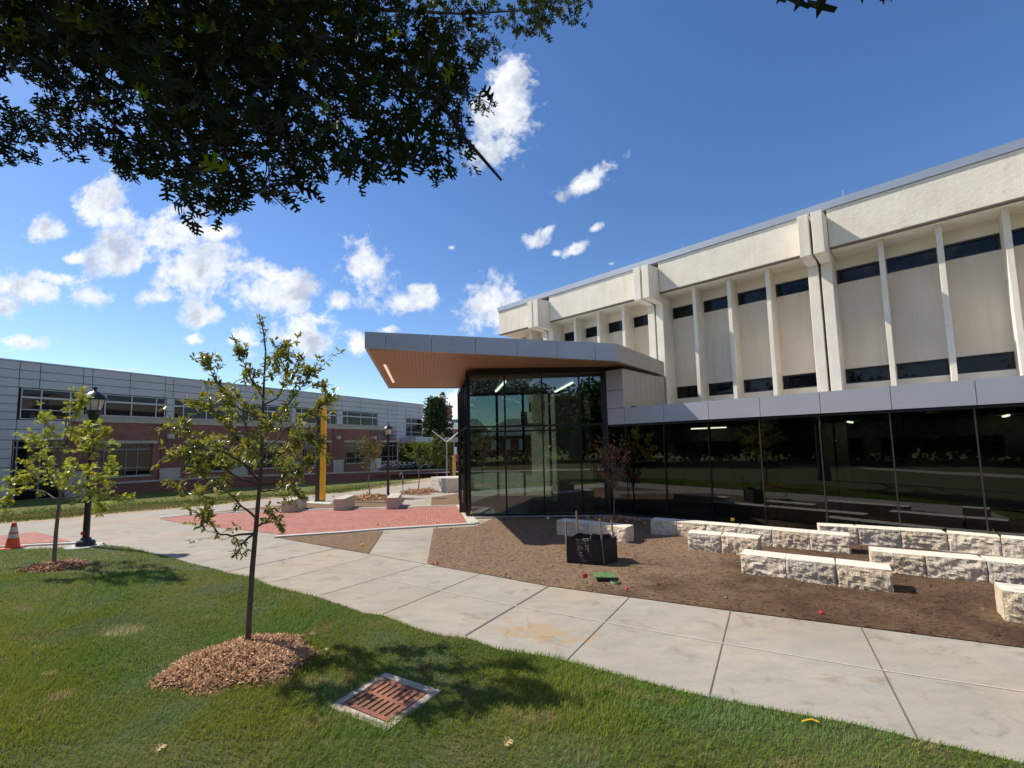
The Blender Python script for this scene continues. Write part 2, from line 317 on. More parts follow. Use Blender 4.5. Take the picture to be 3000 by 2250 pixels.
sd = unit(DD(1138, 1138, 22.9)-DD(1068, 1020, 13.5)); sn = np.array([sd[1], -sd[0], 0])
fr_ = math_(nt, 'FRACT', math_(nt, 'MULTIPLY', vdot(nt, P, sn), 7.5))
c = mix(nt, (.38, .195, .105), (.47, .275, .155), noise(nt, scalev(nt, P, (6, 1, 1)), 2, 4))
c = mix(nt, c, (.10, .035, .015), ramp(nt, fr_, [(0., 1.), (.10, 0.), (.94, 0.), (1., 1.)]))
nt.links.new(c, b.inputs['Base Color']); b.inputs['Roughness'].default_value = .5
M_BRICKL = brickmat('red_brick', LU_, Z3, .45, .13, .016, (.19, .062, .042), (.29, .105, .072), (.23, .16, .125), .4)
M_BRICKD = brickmat('dark_red_brick', (LU_[0], LU_[1], 0), Z3, .4, .12, .014, (.155, .05, .04), (.22, .075, .06), (.19, .13, .11), .4)
M_LIME = plain('limestone_trim', (.44, .40, .33), (.38, .345, .285), 1, .85, bst=.1, bsc=40)
M_LPAN = plain('grey_panel', (.45, .45, .475), (.41, .415, .44), .6, .5, .15, fine=(.7, (.43, .435, .46), .6))
M_LFRM = plain('white_window_frame', (.55, .55, .55), None, 3, .5)
M_GFRM = plain('grey_window_frame', (.22, .22, .21), None, 3, .5)
M_ROCK = plain('rock_face_stone', (.86, .75, .58), (.68, .56, .41), 5, .95, bst=.8, bsc=34, bd=.02, fine=(30, (.56, .45, .32), .6))
M_SAWN = plain('sawn_stone', (.74, .69, .58), (.68, .62, .50), 3, .85, bst=.15, bsc=60, bd=.004)
M_BLOCK = plain('cast_concrete', (.56, .50, .41), (.46, .40, .32), 1.6, .85, bst=.3, bsc=30, bd=.01, fine=(14, (.36, .31, .25), .68))
M_BARK = plain('bark', (.085, .062, .045), (.13, .10, .075), 25, .9, bst=.5, bsc=60, bd=.006)
M_BARKG = plain('grey_bark', (.20, .175, .14), (.14, .12, .10), 25, .9, bst=.4, bsc=60, bd=.006)
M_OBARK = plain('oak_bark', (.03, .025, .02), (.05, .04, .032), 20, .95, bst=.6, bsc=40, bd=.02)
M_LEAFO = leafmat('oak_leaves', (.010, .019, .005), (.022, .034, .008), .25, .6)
M_LEAFY = leafmat('young_oak_leaves', (.19, .225, .06), (.29, .31, .09), .32, .36)
M_LEAFM = leafmat('bright_leaves', (.26, .34, .055), (.38, .42, .085), .38, .36)
M_LEAFC = leafmat('conifer_foliage', (.028, .052, .018), (.055, .085, .03), .1, .6)
M_LEAFT = leafmat('distant_leaves', (.07, .11, .025), (.14, .17, .04), .25, .6)
M_LEAFR = leafmat('rust_leaves', (.36, .10, .05), (.46, .18, .08), .3, .4)
M_REED = leafmat('ornamental_grass', (.05, .07, .025), (.11, .11, .05), .2, .6)
m, nt, b = newmat('wood_chips'); P = pos(nt); M_CHIP = m
at = nd(nt, 'ShaderNodeAttribute', attribute_name='tint'); nt.links.new(at.outputs['Color'], b.inputs['Base Color']); b.inputs['Roughness'].default_value = .8
M_COLLAR = plain('drain_collar', (.50, .44, .36), (.32, .25, .18), 9, .9, bst=.3, bsc=60, bd=.004)
M_MULCH = plain('mulch_base', (.13, .06, .03), (.22, .11, .055), 20, .95, bst=.9, bsc=40, bd=.03)
M_POST = plain('lamp_post_black', (.012, .012, .013), (.02, .02, .02), 8, .35)
M_LENS = plain('frosted_lamp_glass', (.62, .60, .54), (.5, .48, .43), 6, .25)
M_YEL = plain('amber_panel', (.95, .46, .01), (.90, .42, .01), 2, .4)
M_DKPAN = plain('charcoal_panel', (.03, .03, .032), (.04, .04, .042), 2, .5)
M_ORNG = plain('cone_orange', (.75, .10, .03), (.62, .08, .025), 6, .6)
M_WHT = plain('cone_white', (.62, .58, .52), (.5, .46, .4), 8, .6)
M_RUST = plain('rusty_iron', (.33, .125, .075), (.15, .06, .04), 5, .85, bst=.4, bsc=60, bd=.006, fine=(35, (.48, .21, .12), .6))
M_VOID = plain('drain_void', (.004, .003, .003), None, 3, 1)
M_FENCE = None
m, nt, b = newmat('black_silt_fabric'); P = pos(nt); M_FENCE = m
b.inputs['Base Color'].default_value = (.012, .012, .013, 1); b.inputs['Roughness'].default_value = .38
bump(nt, b, noise(nt, scalev(nt, P, (1.2, 1.2, 7)), 4, 5, .6, 1.2), .9, .05)
M_STAKE = plain('wood_stake', (.30, .20, .13), (.2, .13, .08), 14, .85)
M_GRNPL = plain('green_plastic', (.12, .22, .085), (.09, .17, .06), 6, .55)
M_DIRTY = plain('fabric_dirt', (.25, .2, .15), None, 8, .9)
M_ROOM = plain('interior_wall', (.30, .28, .24), None, 1, .9)
M_ROOMG = plain('interior_pale_wall', (.55, .60, .48), None, 1, .9)
M_FLOOR = plain('interior_floor', (.07, .065, .06), None, 1, .5)
M_CEIL = plain('interior_ceiling', (.20, .22, .26), None, 1, .8)
M_TUBE = emis('light_tube', (1, .93, .8), 6.)
M_PINK = plain('pink_flag', (.85, .10, .18), None, 9, .6); M_RED = plain('red_flag', (.60, .03, .05), None, 9, .6)
M_YFL = plain('yellow_flag', (.85, .55, .02), None, 9, .6); M_LFL = plain('lime_flag', (.55, .55, .12), None, 9, .6); M_WFL = plain('white_flag', (.8, .8, .8), None, 9, .6); M_OFL = plain('orange_flag', (.85, .35, .02), None, 9, .6)
M_WIRE = plain('flag_wire', (.35, .33, .3), None, 9, .5, .6)
M_ROOFS = plain('slate_roof', (.20, .21, .20), (.27, .28, .26), 1.5, .8)
M_WHITE = plain('white_paint', (.78, .77, .74), (.7, .69, .66), 1, .6)
M_COPPER = plain('brown_dome', (.10, .065, .05), None, 1, .5)
M_FARB = plain('far_brick', (.33, .13, .095), (.26, .10, .08), .6, .9)
M_BIKE = plain('bike_blue', (.10, .16, .32), None, 5, .4); M_TYRE = plain('bike_tyre', (.02, .02, .02), None, 5, .8); M_STEEL = plain('steel_pole', (.35, .36, .37), None, 3, .4, .6)
M_PEB = plain('pebbles', (.40, .36, .31), (.22, .2, .18), 14, .9, bst=.9, bsc=30, bd=.03)
# ------------------------------------------------------------------ ground and paving
def px(l): return [G(x, y) for x, y in l]
def sheet(name, poly, mat, dz, kind='structure', mats=None):
    """flat polygon in plan laid on the terrain (flat to 15 m, then falling away gently)"""
    me = bpy.data.meshes.new(name); bm = bmesh.new()
    vs_ = [bm.verts.new((p[0], p[1], 0)) for p in poly]; bm.faces.new(vs_)
    bmesh.ops.triangulate(bm, faces=bm.faces[:])
    for yy in (15., 95.):
        bmesh.ops.bisect_plane(bm, geom=bm.verts[:]+bm.edges[:]+bm.faces[:], plane_co=(0, yy, 0), plane_no=(0, 1, 0))
    for v in bm.verts: v.co.z = tz(v.co.x, v.co.y)+dz
    bmesh.ops.recalc_face_normals(bm, faces=bm.faces[:])
    for f in bm.faces:
        if f.normal.z < 0: f.normal_flip()
    bm.to_mesh(me); bm.free(); me.materials.append(mat)
    o = bpy.data.objects.new(name, me); COL.objects.link(o)
    if kind: o['kind'] = kind
    return o
sheet('ground', [(-600, -300), (600, -300), (600, 900), (-600, 900)], M_FLAWN, -.03)
farE = [(-600, 1600), (-300, 1566), (0, 1534), (176, 1520), (361, 1502), (500, 1491), (640, 1479), (767, 1464), (1000, 1445), (1130, 1428), (1260, 1408), (1346, 1394), (1500, 1378)]
walk = px(farE)+[np.array([3, 47., 0]), np.array([3, 18., 0]), np.array([18, 3., 0]), G(3400, 1960), G(3400, 2420), G(3000, 2300), G(2400, 2120), G(1600, 1945), G(1066, 1815), G(753, 1712), G(455, 1632), G(280, 1612), G(0, 1622), G(-600, 1650)]
sheet('walkway', walk, M_CONC, .0)
sheet('bare_verge', [G(x, y-dy) for x, y, dy in [(a, b_, 7+3*math.sin(a*.03)+2*math.sin(a*.11)) for a, b_ in farE[:-1]]]+[G(x, y+2) for x, y in farE[:-1]][::-1], M_SAND, .002)
paving = px([(468, 1520), (586, 1508), (767, 1499), (977, 1494), (1170, 1489), (1339, 1483), (1370.7, 1536), (1123, 1549), (1000, 1557), (832, 1568), (640, 1546), (500, 1528)])
sheet('plaza_paving', paving, M_PAVE, .010)
sheet('plaza_paving', px([(-300, 1590), (0, 1570), (104, 1559), (208, 1587), (0, 1598), (-300, 1616)]), M_PAVE, .010)
def strip(mb, pts, w, z, m):
    for a, c_ in zip(pts[:-1], pts[1:]):
        a = np.array(a); c_ = np.array(c_); n = int(np.linalg.norm(c_[:2]-a[:2])//2)+1
        d = c_-a; d[2] = 0; d /= np.linalg.norm(d); s_ = np.array([d[1], -d[0], 0])*w/2
        for i in range(n):
            p, q = a+(c_-a)*i/n, a+(c_-a)*(i+1)/n
            P_ = lambda r: (r[0], r[1], tz(r[0], r[1])+z)
            mb.quad(P_(p-s_), P_(q-s_), P_(q+s_), P_(p+s_), m)
# joints and pale seams of the walk, curbs of the plaza
mb = MB()
J = lambda a, b_, w, m, z=.005: strip(mb, [G(*a), G(*b_)], w, z, m)
for a, b_ in (((2522, 1838), (2700, 2190)), ((2140, 1790), (2078, 2040)), ((1844, 1750), (1660, 1935)), ((1249, 1653), (936, 1745)), ((1410, 1681), (1120, 1800))): J(a, b_, .014, 0)
J((1607, 1718), (1364, 1862), .03, 0); J((1080, 1633), (790, 1708), .012, 0); J((986, 1607), (640, 1680), .025, 0); J((1079, 1623), (1249, 1653), .016, 0)
J((876, 1588), (570, 1650), .012, 0); J((0, 1564), (372, 1527), .02, 0); J((560, 1420+95), (100, 1556), .01, 0)
J((1105, 1583), (1262, 1583), .012, 0)
for a, b_ in (((3000, 2027), (2587, 1965)), ((2587, 1965), (2350, 1925)), ((2350, 1925), (2000, 1865)), ((2000, 1865), (1510, 1775)), ((1510, 1775), (1115, 1694)), ((1115, 1694), (820, 1634)), ((820, 1634), (500, 1573))): J(a, b_, .022, 1, .0052)
o = mb.build('walkway_joints', [M_JOINT, M_SEAM]); o['kind'] = 'structure'
def curb(name, pts, w, h, side=0):
    mb = MB()
    for a, c_ in zip(pts[:-1], pts[1:]):
        a, c_ = np.array(a), np.array(c_); n = max(1, int(np.linalg.norm(c_-a)//1.5)); d = unit(c_-a); s_ = np.array([d[1], -d[0], 0])*w/2
        for i in range(n):
            p, q = a+(c_-a)*(i/n)+d*.004, a+(c_-a)*((i+1)/n)-d*.004
            zz = [tz(*r[:2])+z_ for z_ in (-.1, h) for r in (p, q, q, p)]
            cs = [p-s_, q-s_, q+s_, p+s_]*2
            mb.hexa([(r[0], r[1], z_) for r, z_ in zip(cs, zz)])
    o = mb.build(name, M_CURB); o['kind'] = 'structure'; return o
curb('plaza_curb', px([(806, 1575), (1000, 1562), (1123, 1552), (1268, 1543), (1391, 1536)]), .19, .05)
curb('plaza_curb', px([(468, 1518), (586, 1506), (767, 1497), (977, 1492), (1168, 1487), (1341, 1481)]), .16, .03)
curb('plaza_curb', px([(1349, 1481), (1388, 1535)]), .36, .045)
curb('plaza_curb', px([(-300, 1626), (0, 1603), (150, 1596), (268, 1591)]), .16, .04)
curb('plaza_curb', px([(1262, 1447), (1346, 1437)]), .3, .02)
# planting beds
def bed(name, poly, mat=None, dz=.013, sub=0): return sheet(name, px(poly) if not isinstance(poly[0], np.ndarray) else poly, mat or M_SOIL, dz)
bed('soil_bed', [(816, 1576), (1123, 1557), (1080, 1623), (986, 1607)])
bed('soil_bed', [(600, 1504), (700, 1492), (860, 1477), (975, 1468), (1050, 1456), (1120, 1454), (1188, 1459), (1184, 1468), (1172, 1487), (977, 1490), (767, 1495)])
bed('soil_bed', [(1133, 1447), (1181, 1441), (1262, 1427), (1346, 1412), (1346, 1432), (1298, 1441), (1264, 1449), (1231, 1452)])
bed('soil_bed', [(1264, 1457), (1346, 1446), (1346, 1480), (1263, 1483)])
# the large bed: a finely gridded, gently lumpy sheet
bedpoly = [(p[0], p[1]) for p in px([(1270, 1549), (1391, 1543), (1440, 1522), (1773, 1516)])]+[tuple(B_(20, -.3, 0)[:2])]+[(p[0], p[1]) for p in px([(3400, 1955), (3000, 1899), (2522, 1838), (2140, 1790), (1844, 1750), (1607, 1718), (1430, 1685), (1289, 1661), (1251, 1652)])]
from mathutils import noise as mn
def lump(x, y): return .03*mn.noise(Vector((x*.7, y*.7, 3)))+.02*mn.noise(Vector((x*2.3, y*2.3, 5)))+.012*mn.noise(Vector((x*6, y*6, 9)))
def inpoly(x, y, poly):
    x = np.asarray(x); y = np.asarray(y); r = np.zeros(x.shape, bool); n = len(poly)
    for i in range(n):
        (x1, y1), (x2, y2) = poly[i][:2], poly[(i+1) % n][:2]
        if y1 == y2: continue
        c_ = ((y1 > y) != (y2 > y)) & (x < (x2-x1)*(y-y1)/(y2-y1)+x1); r ^= c_
    return r
bm = bmesh.new(); f = bm.faces.new([bm.verts.new((x, y, 0)) for x, y in bedpoly]); bmesh.ops.triangulate(bm, faces=[f])
xs = [p[0] for p in bedpoly]; ys = [p[1] for p in bedpoly]
for k in np.arange(min(xs)+.13, min(max(xs), 14), .13): bmesh.ops.bisect_plane(bm, geom=bm.verts[:]+bm.edges[:]+bm.faces[:], plane_co=(k, 0, 0), plane_no=(1, 0, 0))
for k in np.arange(max(min(ys), 2)+.13, max(ys), .13): bmesh.ops.bisect_plane(bm, geom=bm.verts[:]+bm.edges[:]+bm.faces[:], plane_co=(0, k, 0), plane_no=(0, 1, 0))
bnd = {v for e in bm.edges if e.is_boundary for v in e.verts}
for v in bm.verts: v.co.z = tz(v.co.x, v.co.y)+.012+(0 if v in bnd else .02+lump(v.co.x, v.co.y))
for f in bm.faces: f.smooth = True
bmesh.ops.recalc_face_normals(bm, faces=bm.faces[:])
me = bpy.data.meshes.new('soil_bed'); bm.to_mesh(me); bm.free(); me.materials.append(M_SOIL)
o = bpy.data.objects.new('soil_bed', me); COL.objects.link(o); o['kind'] = 'structure'
# near lawn
lawnE = [(-700, 1700), (-300, 1640), (0, 1614), (60, 1612), (200, 1606), (280, 1601), (320, 1600), (365, 1604), (410, 1614), (455, 1626), (500, 1634), (556, 1652), (626, 1668), (663, 1681), (726, 1693), (753, 1703), (800, 1722), (936, 1754), (1066, 1800), (1125, 1808), (1212, 1843), (1288, 1866), (1370, 1874), (1451, 1905), (1603, 1928), (1668, 1944), (1831, 1988), (2000, 2032), (2200, 2073), (2400, 2110), (2490, 2126), (2611, 2153), (2689, 2174), (2792, 2195), (3000, 2244), (3300, 2320)]
le = px(lawnE)
lawnpoly = [(p[0], p[1]) for p in le]+[(14, 2.0), (30, -25), (-40, -25), (-40, float(le[0][1]))]
def lawnz(x, y): return .02
sheet('lawn', [(x, y) for x, y in lawnpoly], M_LAWN, .022)
# ------------------------------------------------------------------ grass
def patchcol(x, y):
    """natural colour of the turf at a place: sod pieces, yellowish runs, bluish clumps, dry spots"""
    n = len(x); c = np.tile(np.array([.115, .195, .028]), (n, 1))
    f = lambda s, k: np.array([mn.noise(Vector((a*s, b_*s, k))) for a, b_ in zip(x, y)])
    q = 2500; ix = rng.integers(0, n, 0)
    gx = np.floor(x*6).astype(int); gy = np.floor(y*6).astype(int); key = gx*100003+gy; uk, inv = np.unique(key, return_inverse=True)
    ux = np.array([0.]*len(uk)); uy = ux.copy(); ux[inv] = gx/6.; uy[inv] = gy/6.
    F_ = lambda s, k: np.array([mn.noise(Vector((a*s, b_*s, k))) for a, b_ in zip(ux, uy)])[inv]
    a = np.clip(F_(.55, 1)*1.6+.35, 0, 1)[:, None]; c = c*(1-a)+np.array([.185, .215, .026])*a
    a = np.clip(F_(1.3, 4)*2.2-.25, 0, 1)[:, None]; c = c*(1-a)+np.array([.14, .215, .075])*a
    a = np.clip(F_(2.2, 8)*3-1.0, 0, .8)[:, None]; c = c*(1-a)+np.array([.26, .22, .08])*a
    for (sx, sy, rx, ry, col, am) in SPOTS:
        p = G(sx, sy); d2 = ((x-p[0])/rx)**2+((y-p[1])/ry)**2; a = (np.clip(1.5-d2, 0, 1)*am)[:, None]*(rng.random((n, 1)) < .8); c = c*(1-a)+np.array(col)*a
    return c
SPOTS = [(355, 1855, .30, .22, (.62, .48, .26), .95), (330, 1840, .6, .45, (.10, .17, .09), .6), (660, 1730, .6, .35, (.12, .18, .11), .7), (610, 1815, .15, .1, (.35, .28, .15), .6),
         (140, 1985, .09, .07, (.42, .31, .16), .8), (175, 2050, .12, .12, (.42, .3, .16), .7), (110, 1870, .35, .2, (.22, .15, .05), .5), (1530, 1905, .3, .15, (.2, .17, .06), .4), (2330, 2072, .35, .1, (.25, .18, .07), .5), (1960, 2060, .12, .1, (.25, .18, .07), .6), (860, 2010, .35, .12, (.40, .30, .15), .5), (1500, 2110, .2, .1, (.3, .25, .12), .45)]
BEDS = [(G(713, 1946), .74, .66), (G(165, 1665), .60, .40)]
DRAINC = [G(*p) for p in ((1131.5, 1981), (960, 2082), (1119, 2134), (1299, 2037))]
def make_grass():
    parts = []
    spec = [(2.6, 4.2, 60000), (4.2, 5.6, 65000), (5.6, 7.5, 70000), (7.5, 10, 60000), (10, 14, 40000)]
    V, Fc, Cc = [], [], []; base = 0
    for y0, y1, n in spec:
        y = rng.uniform(y0, y1, n*2); x = rng.uniform(-1.22*y1, min(1.22*y1, 7.5), n*2)
        keep = (np.abs(x) < 1.25*y+.4) & inpoly(x, y, lawnpoly)
        for c_, rx, ry in BEDS: keep &= ((x-c_[0])/(rx*.93))**2+((y-c_[1])/(ry*.93))**2 > 1
        keep &= ~inpoly(x, y, DRAINC)
        x, y = x[keep][:n], y[keep][:n]; n = len(x); yc = (y0+y1)/2
        h = rng.uniform(.030, .068, n)*(1+.25*np.sin(x*2.1+y*1.3)); w = rng.uniform(.0011, .0022, n)*(1+.13*yc)
        th = rng.uniform(0, 2*np.pi, n); ln = np.abs(rng.normal(0, .5, n))+.15; lw = rng.uniform(-.6, .6, n)+.6*np.sin(x*3)+.5*np.cos(y*2.7)
        dx, dy = np.cos(lw)*ln*h, np.sin(lw)*ln*h; sx, sy = np.cos(th)*w, np.sin(th)*w
        z0 = np.full(n, .018)
        b0 = np.stack([x-sx, y-sy, z0], 1); b1 = np.stack([x+sx, y+sy, z0], 1)
        m0 = np.stack([x-sx*.8+dx*.35, y-sy*.8+dy*.35, z0+h*.6], 1); m1 = np.stack([x+sx*.8+dx*.35, y+sy*.8+dy*.35, z0+h*.6], 1)
        tp = np.stack([x+dx, y+dy, z0+h*(1-.22*ln)], 1)
        V.append(np.stack([b0, b1, m0, m1, tp], 1).reshape(-1, 3)); i = base+np.arange(n)*5
        Fc.append(np.concatenate([np.stack([i, i+1, i+3], 1), np.stack([i, i+3, i+2], 1), np.stack([i+2, i+3, i+4], 1)])); base += 5*n
        c = patchcol(x, y)*rng.uniform(.95, 1.75, (n, 1)); dry = rng.random(n) < .07; c[dry] = np.array([.36, .29, .14])*rng.uniform(.6, 1.1, (dry.sum(), 1))
        c = np.repeat(c, 5, 0); Cc.append(np.concatenate([c, np.ones((len(c), 1))], 1))
    o = npmesh('grass', np.concatenate(V), np.concatenate(Fc), M_GRASS, col=np.concatenate(Cc)); o['kind'] = 'stuff'; o['label'] = 'thick green turf grass with paler and dry spots in the foreground'; o['category'] = 'grass'
make_grass()
def far_grass():
    n = 26000; ee = [G(x, y) for x, y in farE]
    t = rng.random(n); xs_ = np.interp(t, np.linspace(0, 1, len(ee)), [p[0] for p in ee]); ys_ = np.interp(t, np.linspace(0, 1, len(ee)), [p[1] for p in ee])
    q = np.abs(rng.normal(0, 1, n))**1.0*3.2+.1; nx, ny = -.62, .78
    x = xs_+nx*q; y = ys_+ny*q; k = y < 46; x, y = x[k], y[k]; n = len(x)
    h = rng.uniform(.05, .13, n); w = .012+.0006*y; th = rng.uniform(0, 3.1, n); z = -.03*(np.clip(y, 15, 95)-15)-.03
    a = np.stack([x-np.cos(th)*w, y-np.sin(th)*w, z], 1); b_ = np.stack([x+np.cos(th)*w, y+np.sin(th)*w, z], 1); c = np.stack([x+rng.normal(0, .04, n), y+rng.normal(0, .04, n), z+h], 1)
    V = np.stack([a, b_, c], 1).reshape(-1, 3); F_ = np.arange(3*n).reshape(-1, 3)
    nz = np.array([mn.noise(Vector((p*.35, r*.35, 2))) for p, r in zip(x, y)]); m_ = np.clip(nz*2+.45, 0, 1)[:, None]
    cc_ = (np.array([.12, .165, .03])*(1-m_)+np.array([.26, .23, .09])*m_)*rng.uniform(.7, 1.25, (n, 1))
    o = npmesh('grass', V, F_, M_GRASS, col=np.repeat(np.concatenate([cc_, np.ones((n, 1))], 1), 3, 0)); o['kind'] = 'stuff'; o['label'] = 'dry patchy grass on the far side of the walkway'; o['category'] = 'grass'
far_grass()
# ------------------------------------------------------------------ mulch rings
def mulch(name, c, rx, ry, hgt, n, label, big=1., rot=0, moundcol=M_MULCH):
    t = thing(name, (c[0], c[1], tz(c[0], c[1])), label, 'mulch', 'mulch rings round the young trees')
    mb = MB(); K = 28; Rr = 9; vs_ = []
    H = lambda r, a: hgt*(max(0, 1-r**2.2))*(1+.25*mn.noise(Vector((math.cos(a)*2*r, math.sin(a)*2*r, c[0]))))+.02*(r < .98)
    for i in range(1, Rr+1):
        for k in range(K):
            a = 2*math.pi*k/K; r = i/Rr; e = 1+.07*math.sin(a*3+c[0])+.05*math.sin(a*7)
            vs_.append((c[0]+rx*e*r*math.cos(a), c[1]+ry*e*r*math.sin(a), tz(c[0], c[1])+H(r, a)+.012))
    vs_.append((c[0], c[1], tz(c[0], c[1])+hgt))
    fs = [((i)*K+k, (i)*K+(k+1) % K, (i+1)*K+(k+1) % K, (i+1)*K+k) for i in range(Rr-1) for k in range(K)]+[(len(vs_)-1, k, (k+1) % K) for k in range(K)]
    mb.add(vs_, fs, 0, True); mb.build('mound', moundcol, t)
    r = np.sqrt(rng.random(n))*1.06; a = rng.random(n)*6.283; e = 1+.07*np.sin(a*3+c[0])+.05*np.sin(a*7)
    x = c[0]+rx*e*r*np.cos(a); y = c[1]+ry*e*r*np.sin(a); z = tz(c[0], c[1])+np.array([H(p, q) for p, q in zip(r, a)])+.014+rng.random(n)*.022
    L = rng.uniform(.012, .055, n)*big; w = rng.uniform(.002, .008, n)*big; th = rng.random(n)*6.283; el = rng.normal(0, .45, n)
    d = np.stack([np.cos(th)*np.cos(el), np.sin(th)*np.cos(el), np.sin(el)], 1)*L[:, None]; s_ = np.stack([-np.sin(th), np.cos(th), rng.normal(0, .5, n)], 1)*w[:, None]
    p = np.stack([x, y, z], 1); up_ = np.array([0, 0, .004*big])
    V = np.stack([p-d-s_, p+d-s_, p+d+s_, p-d+s_, p+up_], 1).reshape(-1, 3); i = np.arange(n)*5
    F_ = np.concatenate([np.stack([i+a_, i+b_, i+4], 1) for a_, b_ in ((0, 1), (1, 2), (2, 3), (3, 0))])
    k = rng.random((n, 1)); cc_ = (np.array([.40, .18, .08])*(1-k)+np.array([.80, .50, .28])*k)*rng.uniform(.35, 1.25, (n, 1))
    o = npmesh('wood_chips', V, F_, M_CHIP, t, col=np.repeat(np.concatenate([cc_, np.ones((n, 1))], 1), 5, 0)); o['kind'] = 'stuff'
    return t
mulch('mulch_ring', BEDS[0][0], .80, .70, .125, 13000, 'large mound of orange wood chips round the young oak in the lawn')
mulch('mulch_ring', BEDS[1][0], .62, .44, .08, 3500, 'flat ring of tan wood chips under the small bright tree by the lamp post', 1.5)
mulch('mulch_ring', G(1079, 1462), 1.35, 1.3, .16, 1500, 'orange wood chips round the sparse tree next to the far lamp post', 3.2)
mulch('mulch_ring', G(1227, 1443), 1.2, 1.2, .14, 1200, 'orange wood chips round the thin tree before the white concrete block', 3.4)
o = mulch('mulch_ring', G(1800, 1528), .95, .6, .08, 700, 'dark soil and chip ring round the rust-leaved tree at the glass', 1.6)
# ------------------------------------------------------------------ drain grate
c0, cl, cb_, cr = DRAINC; ctr = (c0+cl+cb_+cr)/4
t = thing('storm_drain', (ctr[0], ctr[1], 0), 'square storm drain with rusty slotted grate in a concrete collar set in the lawn', 'drain')
E1 = unit(cr-c0); E2 = unit(cl-c0); L1 = np.linalg.norm(cr-c0); L2 = np.linalg.norm(cl-c0)
E2 = E2-E1*(E1@E2)*.55; E2 /= np.linalg.norm(E2)
o3 = ctr-E1*L1/2-E2*L2/2
P3 = lambda a, b_, z: o3+E1*a+E2*b_+np.array([0, 0, z])
mb = MB(); g = .09
def pbox(mb, a, b_, z, m=0): mb.hexa([P3(a[0], b_[0], z[0]), P3(a[1], b_[0], z[0]), P3(a[1], b_[1], z[0]), P3(a[0], b_[1], z[0]), P3(a[0], b_[0], z[1]), P3(a[1], b_[0], z[1]), P3(a[1], b_[1], z[1]), P3(a[0], b_[1], z[1])], m)
ta, tb = L1, L2
for a, b_ in (((0, ta), (0, g)), ((0, ta), (tb-g, tb)), ((0, g), (g+.002, tb-g-.002)), ((ta-g, ta), (g+.002, tb-g-.002))): pbox(mb, a, b_, (-.12, .034))
mb.build('collar', M_COLLAR, t, bevel=.006)
mb = MB(); pbox(mb, (g+.004, ta-g-.004), (g+.004, tb-g-.004), (-.3, -.28)); mb.build('pit', M_VOID, t)
# grate: a plate with two rows of rounded slots, made as a gridded plate with long bars
mb = MB(); A0, A1, B0, B1 = g+.012, ta-g-.012, g+.012, tb-g-.012; NA = 7
fa = lambda i: A0+(A1-A0)*i; fb = lambda j: B0+(B1-B0)*j
ea, eb = .07, .09; sw = (1-2*ea)/(NA+.0); rows = [(eb, .46), (.54, 1-eb)]
zt = (.006, .032)
pbox(mb, (fa(0), fa(1)), (fb(0), fb(eb)), zt); pbox(mb, (fa(0), fa(1)), (fb(.46), fb(.54)), zt); pbox(mb, (fa(0), fa(1)), (fb(1-eb), fb(1)), zt)
for r0, r1 in rows:
    xs2 = [0]
    for i in range(NA):
        c_ = ea+sw*(i+.5); xs2 += [c_-sw*.22, c_+sw*.22]
    xs2.append(1)
    for k in range(0, len(xs2), 2):
        pbox(mb, (fa(xs2[k]), fa(xs2[k+1])), (fb(r0)+.0005, fb(r1)-.0005), zt)
    for i in range(NA):   # rounded slot ends
        c_ = fa(ea+sw*(i+.5)); w = sw*.22*(A1-A0)
        for rb, sg in ((fb(r0), 1), (fb(r1), -1)):
            N_ = 5
            for s2 in (-1, 1):
                pl = [(s2*w, 0)]+[(s2*w*math.cos(q*math.pi/2/N_), w-w*math.sin(q*math.pi/2/N_)) for q in range(N_+1)]
                mb.add([P3(c_+x_, rb+sg*y_, zt[1]-.0008) for x_, y_ in pl], [(0, q, q+1) for q in range(1, N_+1)])
o = mb.build('grate', M_RUST, t)
def text(name, s_, loc, rot, size, mat, parent=None, ext=.001, align='CENTER'):
    cu = bpy.data.curves.new(name, 'FONT'); cu.body = s_; cu.size = size; cu.extrude = ext; cu.align_x = align; cu.align_y = 'CENTER'
    tmp = bpy.data.objects.new('tmp_text', cu); COL.objects.link(tmp); dg = bpy.context.evaluated_depsgraph_get(); me = bpy.data.meshes.new_from_object(tmp.evaluated_get(dg))
    bpy.data.objects.remove(tmp); me.materials.clear(); me.materials.append(mat)
    o = bpy.data.objects.new(name, me); COL.objects.link(o); M_ = rot.to_4x4(); M_.translation = Vector([float(a) for a in loc])
    me.transform(M_)
    if parent:
        o0 = org(parent); me.transform(Matrix.Translation(Vector([-float(a) for a in o0]))); o.parent = parent; ORG[o.name] = o0
    return o
rt3 = Matrix((( E1[0], -E2[0], 0), (E1[1], -E2[1], 0), (0, 0, 1)))
text('cast_lettering', '2023', P3(fa(.14), fb(.955), .0325), rt3, .036, M_VOID, t)
text('cast_lettering', '36', P3(fa(.62), fb(.045), .0325), rt3, .036, M_VOID, t)
text('cast_lettering', '33', P3(fa(.84), fb(.045), .0325), rt3, .036, M_VOID, t)
